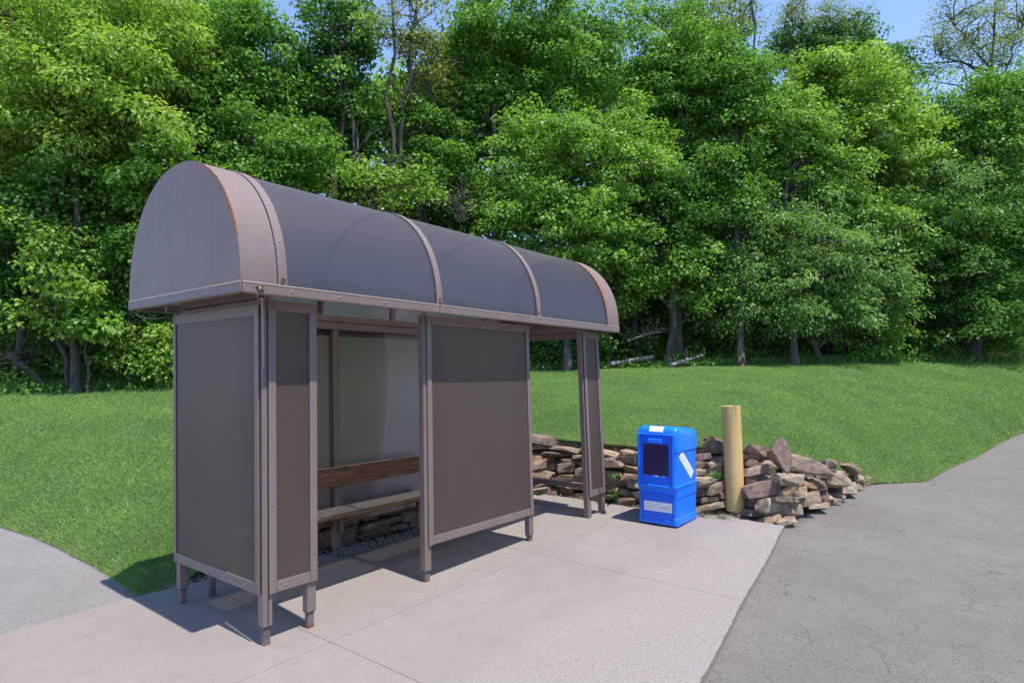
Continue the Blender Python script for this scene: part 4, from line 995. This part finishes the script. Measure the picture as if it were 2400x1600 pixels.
TREES = [
 # name, label, bpx, extra depth, lobes(px,py,w,h[,dd]), options
 ('walnut_tree', 'large pale green tree with long drooping leaves filling the upper left corner', 178, .7, [(60, 110, 420, 420), (250, 180, 420, 330, -.4), (330, 60, 300, 240, .5), (110, 330, 300, 200, -.5), (-60, 300, 260, 400)], dict(tf=1.1, leaf='pale', style='droop', bark='d', size=.108, rt=.09, limbs=50, top=(185, 60), cl=.48)),
 ('ash_tree', 'thin dark forked trunk with open sparse foliage between the pale tree and the first maple', 402, 2.6, [(420, 30, 260, 260), (480, 150, 180, 170)], dict(tf=1.4, leaf='pale', bark='d', dens=.55, rt=.15, top=(412, -60), fork=[(372, -60)], limbs=26)),
 ('maple_tree', 'mid green maple whose crown tops the shelter roof hood', 585, 1.6, [(565, 120, 250, 260), (600, 60, 150, 170), (500, 250, 260, 220, -.4), (640, 260, 160, 230)], dict(tf=1.3, leaf='maple', rt=.10, limbs=30)),
 ('maple_tree', 'dense dark maple directly left of the tall bare grey trunks', 745, 2.0, [(760, 110, 210, 240), (720, 270, 190, 220), (800, 230, 160, 260), (830, 70, 130, 170)], dict(tf=1.4, leaf='dark', rt=.10, limbs=26)),
 ('leaning_tree', 'slender bare grey trunk leaning left out of the brush behind the shelter', 935, .8, [(815, 130, 90, 120), (850, 60, 80, 80)], dict(leaf='bright', dens=.35, rt=.075, top=(798, 110), fork=[(770, 30)], limbs=8, bare=6)),
 ('tall_tree', 'taller left one of two bare grey trunks rising above the shelter roof', 938, .95, [(905, 60, 110, 150), (965, 40, 100, 130)], dict(leaf='olive', style='fine', dens=.30, size=.10, rt=.10, top=(918, -60), fork=[(982, -40)], limbs=14, bare=12)),
 ('tall_tree', 'right one of two grey trunks above the shelter roof, with thin olive foliage', 968, 1.3, [(1000, 100, 110, 230), (985, 200, 120, 160)], dict(leaf='olive', style='fine', dens=.5, size=.11, rt=.105, top=(985, -20), fork=[(1030, 120)], limbs=16, bare=8)),
 ('maple_tree', 'tallest broad maple in the centre with forked trunk showing through its crown', 1172, 1.9, [(1190, 70, 330, 260), (1320, 130, 260, 260), (1100, 180, 210, 260), (1230, 260, 220, 170, .4), (1420, 50, 120, 110), (1060, 290, 150, 150)], dict(tf=1.5, leaf='maple', rt=.13, limbs=46, top=(1150, 60), fork=[(1230, 90), (1330, 150)], bare=5)),
 ('maple_tree', 'bright green maple before the central tall maple, reaching down to the roof end', 1330, .3, [(1290, 330, 300, 180), (1400, 400, 300, 230, -.3), (1230, 470, 230, 160, -.5), (1370, 560, 330, 200, -.5), (1480, 350, 180, 200), (1290, 600, 190, 150, -.4), (1450, 680, 180, 150)], dict(tf=0.9, leaf='bright', rt=.11, limbs=44)),
 ('maple_tree', 'tall rounded maple right of the central one, olive tinged at its top', 1590, 1.8, [(1590, 130, 250, 260), (1530, 250, 230, 240), (1640, 270, 200, 270), (1560, 400, 260, 200)], dict(tf=1.5, leaf='maple', rt=.13, limbs=40)),
 ('oak_tree', 'olive crowned tree peeking out behind the tall rounded maple', 1640, 3.6, [(1640, 40, 190, 170), (1680, 110, 110, 110)], dict(leaf='olive', rt=.12, limbs=18)),
 ('maple_tree', 'slim mid green maple with pale trunk left of the yellow-green tree', 1738, .4, [(1715, 180, 190, 180), (1740, 290, 170, 200), (1700, 420, 200, 190, -.3), (1750, 200, 140, 150)], dict(tf=0.9, leaf='maple', rt=.085, limbs=30)),
 ('locust_tree', 'thin feathery locust top standing alone against the sky', 1742, 3.2, [(1750, 60, 85, 110), (1765, 15, 60, 70)], dict(leaf='olive', style='fine', size=.085, dens=.42, rt=.09, top=(1762, -10), fork=[(1735, 60)], fk=.72, limbs=26, bark='d', cl=.34, per=90)),
 ('locust_tree', 'feathery locust with dark twisting trunk crossing the dark maple, against the sky', 1870, 2.8, [(1900, 45, 150, 120), (1970, 50, 110, 80), (1860, 30, 80, 90), (2010, 75, 80, 70)], dict(leaf='olive', style='fine', size=.085, dens=.42, rt=.09, top=(1888, -10), fork=[(1975, 40), (1845, 20)], fk=.72, limbs=40, bark='d', cl=.36, per=90, bare=5)),
 ('maple_tree', 'dark green rounded maple top under the feathery locust', 1955, 3.0, [(1880, 120, 150, 130), (1960, 110, 150, 120), (2040, 140, 110, 130), (1990, 200, 230, 150)], dict(leaf='dark', rt=.12, limbs=20)),
 ('maple_tree', 'dark green spire shaped tree top standing alone right of the sky notch', 2115, 3.2, [(2112, 165, 64, 100), (2100, 220, 130, 110)], dict(leaf='dark', rt=.09, limbs=12)),
 ('honey_locust', 'yellow-green tree with level layered sprays in the right half', 1985, 1.4, [(1980, 190, 230, 120), (2030, 240, 200, 110), (2060, 300, 260, 110, -.2), (2000, 360, 250, 130), (2120, 375, 160, 90), (1910, 300, 150, 130, .3), (1930, 160, 140, 100)], dict(leaf='yellow', size=.105, rt=.10, limbs=44, bark='d', cl=.46)),
 ('maple_tree', 'fresh green maple with dome crown below the yellow-green tree', 1865, .5, [(1830, 280, 210, 160), (1900, 330, 150, 160), (1800, 370, 170, 150), (1870, 430, 200, 140, .2), (1960, 430, 130, 120)], dict(tf=1.2, leaf='bright', rt=.10, limbs=36)),
 ('locust_tree', 'big open crowned locust with dark forking limbs at the upper right corner', 2285, 2.4, [(2240, 60, 160, 150), (2320, 60, 170, 170), (2200, 130, 130, 100), (2380, 40, 130, 150), (2370, 130, 130, 100), (2280, 140, 150, 80)], dict(leaf='olive', style='fine', size=.09, dens=.36, rt=.10, top=(2335, 10), fork=[(2225, 40), (2400, 60), (2195, 130)], fk=.72, limbs=60, bark='d', cl=.36, per=80, bare=4)),
 ('maple_tree', 'broad dark maple below the open locust at the right edge', 2285, 1.2, [(2290, 250, 240, 160), (2380, 270, 190, 200), (2240, 330, 190, 170), (2330, 380, 230, 170)], dict(tf=1.3, leaf='maple', bark='d', rt=.14, limbs=36)),
 ('maple_tree', 'low dense dark maple reaching the lawn at the right', 2270, .1, [(2260, 560, 280, 170), (2350, 620, 200, 200), (2220, 650, 220, 190), (2280, 740, 260, 150), (2380, 500, 150, 170)], dict(leaf='dark', rt=.10, limbs=36)),
 ('walnut_tree', 'grey-green tree with hanging leaves above the low dense dark maple', 2205, .8, [(2200, 440, 190, 120), (2270, 460, 130, 110), (2150, 470, 120, 110)], dict(leaf='grey', style='droop', size=.095, rt=.07, limbs=24)),
 ('maple_tree', 'bright yellow-green young maple between the two hanging leaf trees', 2060, .4, [(2070, 490, 190, 100), (2020, 540, 170, 110), (2110, 550, 130, 90), (1960, 470, 140, 100)], dict(leaf='bright', rt=.07, limbs=26)),
 ('walnut_tree', 'large hanging leaf tree reaching down to the lawn behind the bollard', 1925, -.2, [(1790, 520, 180, 150), (1900, 560, 260, 170), (1760, 640, 220, 150, -.3), (1880, 670, 280, 150, -.4), (2000, 640, 240, 190), (1800, 740, 240, 110, -.3), (1960, 730, 220, 110), (2090, 690, 130, 150)], dict(leaf='grey', style='droop', size=.10, rt=.085, limbs=60, dens=1.05)),
 ('maple_tree', 'small light green maple above the fallen logs', 1560, .1, [(1560, 620, 190, 110), (1490, 640, 130, 100, -.2), (1640, 690, 120, 90), (1600, 560, 120, 110)], dict(leaf='bright', rt=.09, limbs=26)),
 ('maple_tree', 'tall trunked maple with shaded foliage behind the newspaper box', 1568, .15, [(1600, 470, 200, 190), (1520, 520, 150, 150), (1660, 560, 150, 190)], dict(leaf='dark', rt=.13, limbs=26)),
 ('maple_tree', 'yellowish young maple with flat sprays low at the left', 165, -.3, [(110, 560, 170, 90), (150, 640, 200, 110, -.2), (70, 520, 130, 90), (190, 700, 160, 110), (110, 720, 110, 90)], dict(leaf='yellow', rt=.05, limbs=30, dens=.8, cl=.42, bark='d')),
 ('maple_tree', 'layered mid green maple touching the left side of the roof hood', 300, .2, [(330, 420, 210, 150), (260, 480, 190, 130), (350, 540, 150, 150, -.3), (280, 610, 200, 150, -.2), (380, 370, 150, 100), (330, 690, 160, 120)], dict(leaf='maple', rt=.07, limbs=40)),
 ('maple_tree', 'shaded dark maple filling the lower left edge', 30, .3, [(20, 480, 190, 180), (-40, 620, 200, 200), (30, 690, 120, 130), (140, 430, 190, 120)], dict(leaf='dark', rt=.08, limbs=24, bark='d')),
 ('maple_tree', 'low branched maple whose foliage shows just above the near roof panel', 640, .5, [(480, 340, 190, 130), (600, 400, 230, 130), (720, 390, 210, 150), (540, 300, 160, 120), (680, 320, 170, 110)], dict(leaf='maple', rt=.09, limbs=34)),
 ('hawthorn_tree', 'light yellow-green bush like tree poking up behind the middle of the roof', 880, .2, [(870, 420, 130, 70), (930, 450, 130, 80), (830, 390, 100, 60), (985, 430, 110, 90)], dict(leaf='yellow', size=.085, rt=.05, limbs=26, dens=.75, cl=.34, per=110)),
 ('maple_tree', 'leafy young maple between the bare trunks and the central maple', 1010, 1.3, [(1010, 330, 170, 170), (1060, 420, 170, 150), (980, 260, 120, 120), (950, 400, 130, 130)], dict(leaf='maple', rt=.07, limbs=24)),
 ('shrub', 'bright low shrub spilling onto the lawn left of the shelter', 320, -.1, [(290, 780, 190, 80), (360, 800, 120, 110), (240, 760, 120, 80), (330, 850, 190, 70)], dict(leaf='yellow', size=.085, rt=.03, limbs=20, dens=.9, cl=.34, per=120)),
 ('sapling', 'small bright green sapling with large hanging leaves left of the roof corner', 205, -.5, [(200, 740, 90, 80), (225, 775, 60, 50)], dict(leaf='bright', style='maple', size=.15, rt=.02, limbs=10, dens=.6, cl=.34)),
 ('shrub', 'tangled green shrub at the lawn edge right of the hanging leaf tree', 2060, 0.0, [(2050, 810, 130, 70), (2010, 760, 110, 80), (2090, 770, 90, 80)], dict(leaf='bright', size=.085, rt=.03, limbs=24, dens=.8, cl=.32, per=110, bare=5)),
 ('shrub', 'dark shrub at the lawn edge seen through the far opening of the shelter', 1290, .2, [(1290, 820, 150, 70), (1250, 790, 120, 80), (1350, 780, 120, 80)], dict(leaf='dark', size=.09, rt=.03, limbs=20, dens=.9, cl=.34, per=120)),
]
for i, (nm, lb_, bpx, kd, lobes, op) in enumerate(TREES):
    cat = 'shrub' if nm == 'shrub' else 'tree'
    tree(nm, lb_, cat, bpx, dt(bpx, kd), lobes, seed=i + 1, group='shrubs at the wood edge' if nm == 'shrub' else 'trees at the wood edge', **op)
rng = np.random.default_rng(99)
# unseen wood added behind the viewer to darken the low reflections in the roof sheets
n = 900
C = np.column_stack([rng.uniform(-60, 70, n), rng.uniform(-46, -34, n), rng.uniform(0, 11, n) * rng.uniform(.6, 1, n)])
V, rd = clump_leaves(C, rng.uniform(1.2, 2.2, n), 10, 'maple', .75)
tag(quads('woods', V, LEAF['maple'], attr=rd), 'unseen trees added across the road to darken the roof reflections', 'woods', kind='stuff')
# deeper woodland that reads as one mass
SKY = ([-700, -300, 0, 480, 560, 620, 700, 780, 900, 1000, 1060, 1350, 1410, 1480, 1560, 1680, 1760, 1850, 2050, 2150, 2300, 2500, 3000], [-150, -150, -60, -20, 70, 190, 190, 130, 150, 150, 60, 60, 130, 150, 60, 150, 190, 190, 190, 240, 230, 230, 230])
n = 3000
px = rng.uniform(-500, 2900, n); d = treeline(px) + rng.uniform(1.8, 9, n); sk = np.interp(px, *SKY)
py = sk + 30 + (840 - sk) * rng.random(n) ** .9
xy = C2 + FW * d[:, None] + RT * (d * (px - 1200) / FPX)[:, None]; z = CAM[2] - (py - 800 - SHIFT) / FPX * d
C = np.column_stack([xy, z]); V, rd = clump_leaves(C, rng.uniform(.55, 1.1, n), 60, 'maple', .17)
mi = np.zeros(len(V), int)
tag(quads('woods', V, [LEAF['bright']], attr=np.clip(rd, 0, 1), matidx=mi), 'shaded woodland mass of leaves behind the edge trees', 'woods', kind='stuff')
m = MB(); rnd = random.Random(3)
for k in range(95):
    p = rnd.uniform(-500, 2900); d = dt(p, rnd.uniform(1.0, 11)); a = at(p, d); zb = float(terrain(np.array(a[0]), np.array(a[1]))) - .1; b = Vector((a[0], a[1], zb))
    H = rnd.uniform(4, 8.5); tp = b + Vector((rnd.gauss(0, .5), rnd.gauss(0, .5), H)); r = rnd.uniform(.04, .13)
    m.tube([b, b.lerp(tp, .35) + Vector((rnd.gauss(0, .1), rnd.gauss(0, .1), 0)), b.lerp(tp, .7), tp], [r * 1.2, r, r * .75, r * .4], 6, 0, cap=False)
tag(m.build('far_woods', M['barkd'], None, fix=False), 'dark trunks deep inside the wood behind the edge trees', 'woods', kind='stuff')
# undergrowth along the edge
n = 2800
px = rng.uniform(-300, 2700, n); d = treeline(px) + rng.uniform(-.35, 2.4, n); xy = C2 + FW * d[:, None] + RT * (d * (px - 1200) / FPX)[:, None]
z = terrain(xy[:, 0], xy[:, 1]) + rng.uniform(.0, .85, n) * np.clip((d - treeline(px)) * 1.2 + .5, .1, 1.6)
V1, r1 = clump_leaves(np.column_stack([xy, z]), rng.uniform(.14, .36, n), 90, 'maple', .08)
# tall unmown grass fringe
n2 = 26000; px = rng.uniform(-300, 2700, n2); d = treeline(px) + rng.normal(.05, .18, n2); xy = C2 + FW * d[:, None] + RT * (d * (px - 1200) / FPX)[:, None]
P = np.column_stack([xy, terrain(xy[:, 0], xy[:, 1]) - .02]); h = rng.uniform(.08, .26, n2); a = rng.uniform(0, 6.28, n2); wd = .010
s = np.column_stack([np.cos(a), np.sin(a), 0 * a]) * wd; l = np.column_stack([rng.normal(0, .06, n2), rng.normal(0, .06, n2), h])
V2 = np.stack([P - s, P + s, P + l + s * .2, P + l - s * .2], 1)
tag(quads('undergrowth', np.concatenate([V1, V2]), [LEAF['maple'], M['grass']], attr=np.concatenate([r1, rng.uniform(.1, .6, n2)]), matidx=np.concatenate([np.zeros(len(V1)), np.ones(n2)])), 'low weeds and long grass along the foot of the wood', 'undergrowth', kind='stuff')
# saplings and twigs under the crowns
m = MB(); rnd = random.Random(8)
for k in range(330):
    p = rnd.uniform(-200, 2600); d = dt(p, rnd.uniform(.2, 2.2)); a = at(p, d); zb = float(terrain(np.array(a[0]), np.array(a[1]))); b = Vector((a[0], a[1], zb - .05)); H = rnd.uniform(.3, 1.5)
    tp = b + Vector((rnd.gauss(0, .22) * H, rnd.gauss(0, .22) * H, H)); r = rnd.uniform(.005, .014)
    md = b.lerp(tp, .5) + Vector((rnd.gauss(0, .06), rnd.gauss(0, .06), 0)); m.tube([b, md, tp], [r, r * .8, r * .4], 5, 0, cap=False)
    for j in range(3):
        e = md + Vector((rnd.gauss(0, .25), rnd.gauss(0, .25), rnd.uniform(0, .4))); m.tube([md.lerp(tp, rnd.random()), e], [r * .5, .002], 4, 0, cap=False)
tag(m.build('brush', M['bark'], None, fix=False), 'thin stems and dead twigs in the shade under the trees', 'undergrowth', kind='stuff')
# fallen logs, leaning dead trunk, dead branches
def log(label, px0, py0, d0, px1, py1, d1, r0, r1, name='fallen_log', twigs=0, mat='deadwood', n=9):
    a, b = at(px0, d0, py0), at(px1, d1, py1); m = MB(); rnd = random.Random(px0)
    pts = [a.lerp(b, i / n) + Vector((rnd.gauss(0, .4), rnd.gauss(0, .4), rnd.gauss(0, .4))) * r0 * .35 * (0 < i < n) for i in range(n + 1)]
    m.tube(pts, [(r0 + (r1 - r0) * i / n) * rnd.uniform(.9, 1.1) for i in range(n + 1)], 10, 0)
    for k in range(twigs):
        q = pts[rnd.randrange(1, n)]; L = rnd.uniform(.3, .9); e = q + Vector((rnd.gauss(0, .5), rnd.gauss(0, .5), rnd.uniform(-.1, .7))) * L
        md = q.lerp(e, .5) + Vector((rnd.gauss(0, .06), rnd.gauss(0, .06), rnd.gauss(0, .06))); m.tube([q, md, e], [r1 * .5 + .006, .010, .004], 5, 0, cap=False)
        for j in range(2):
            e2 = md + Vector((rnd.gauss(0, .25), rnd.gauss(0, .25), rnd.gauss(.1, .2))); m.tube([md, e2], [.007, .003], 4, 0, cap=False)
    o = m.build(name, M[mat], None, fix=False, origin=tuple(a)); tag(o, label, 'log' if 'log' in name else 'branch', 'dead wood at the edge of the wood')
log('pale grey fallen log nearer the shelter, lying low at the lawn edge', 1432, 854, 16.9, 1530, 838, 17.4, .062, .055, 'fallen_log', 0)
log('pale grey fallen log pointing up to the right, beside the lower log', 1572, 856, 17.2, 1648, 834, 17.7, .055, .042, 'fallen_log', 2)
log('brown dead log leaning up to the left at the lower left edge', 104, 906, 12.8, 24, 822, 13.3, .085, .10, 'leaning_log', 5, 'bark')
log('thin dead branches lying across the lower left corner of the wood', -30, 850, 12.9, 70, 815, 12.9, .02, .012, 'dead_branch', 10, 'bark')
log('bare grey dead branch fan above the middle of the shelter roof', 1075, 520, 15.4, 1085, 440, 15.2, .03, .015, 'dead_branch', 26, 'bark')
log('bare curling dead branches in the shade beyond the far shelter corner', 1470, 800, 16.8, 1560, 770, 17.2, .03, .012, 'dead_branch', 16, 'bark')
log('bare twisted dead branch reaching out between the young maple and the dark maple', 2060, 560, 18.5, 2150, 530, 18.4, .02, .010, 'dead_branch', 14, 'bark')

for o in list(sc.objects):
    if '_o' in o: del o['_o']
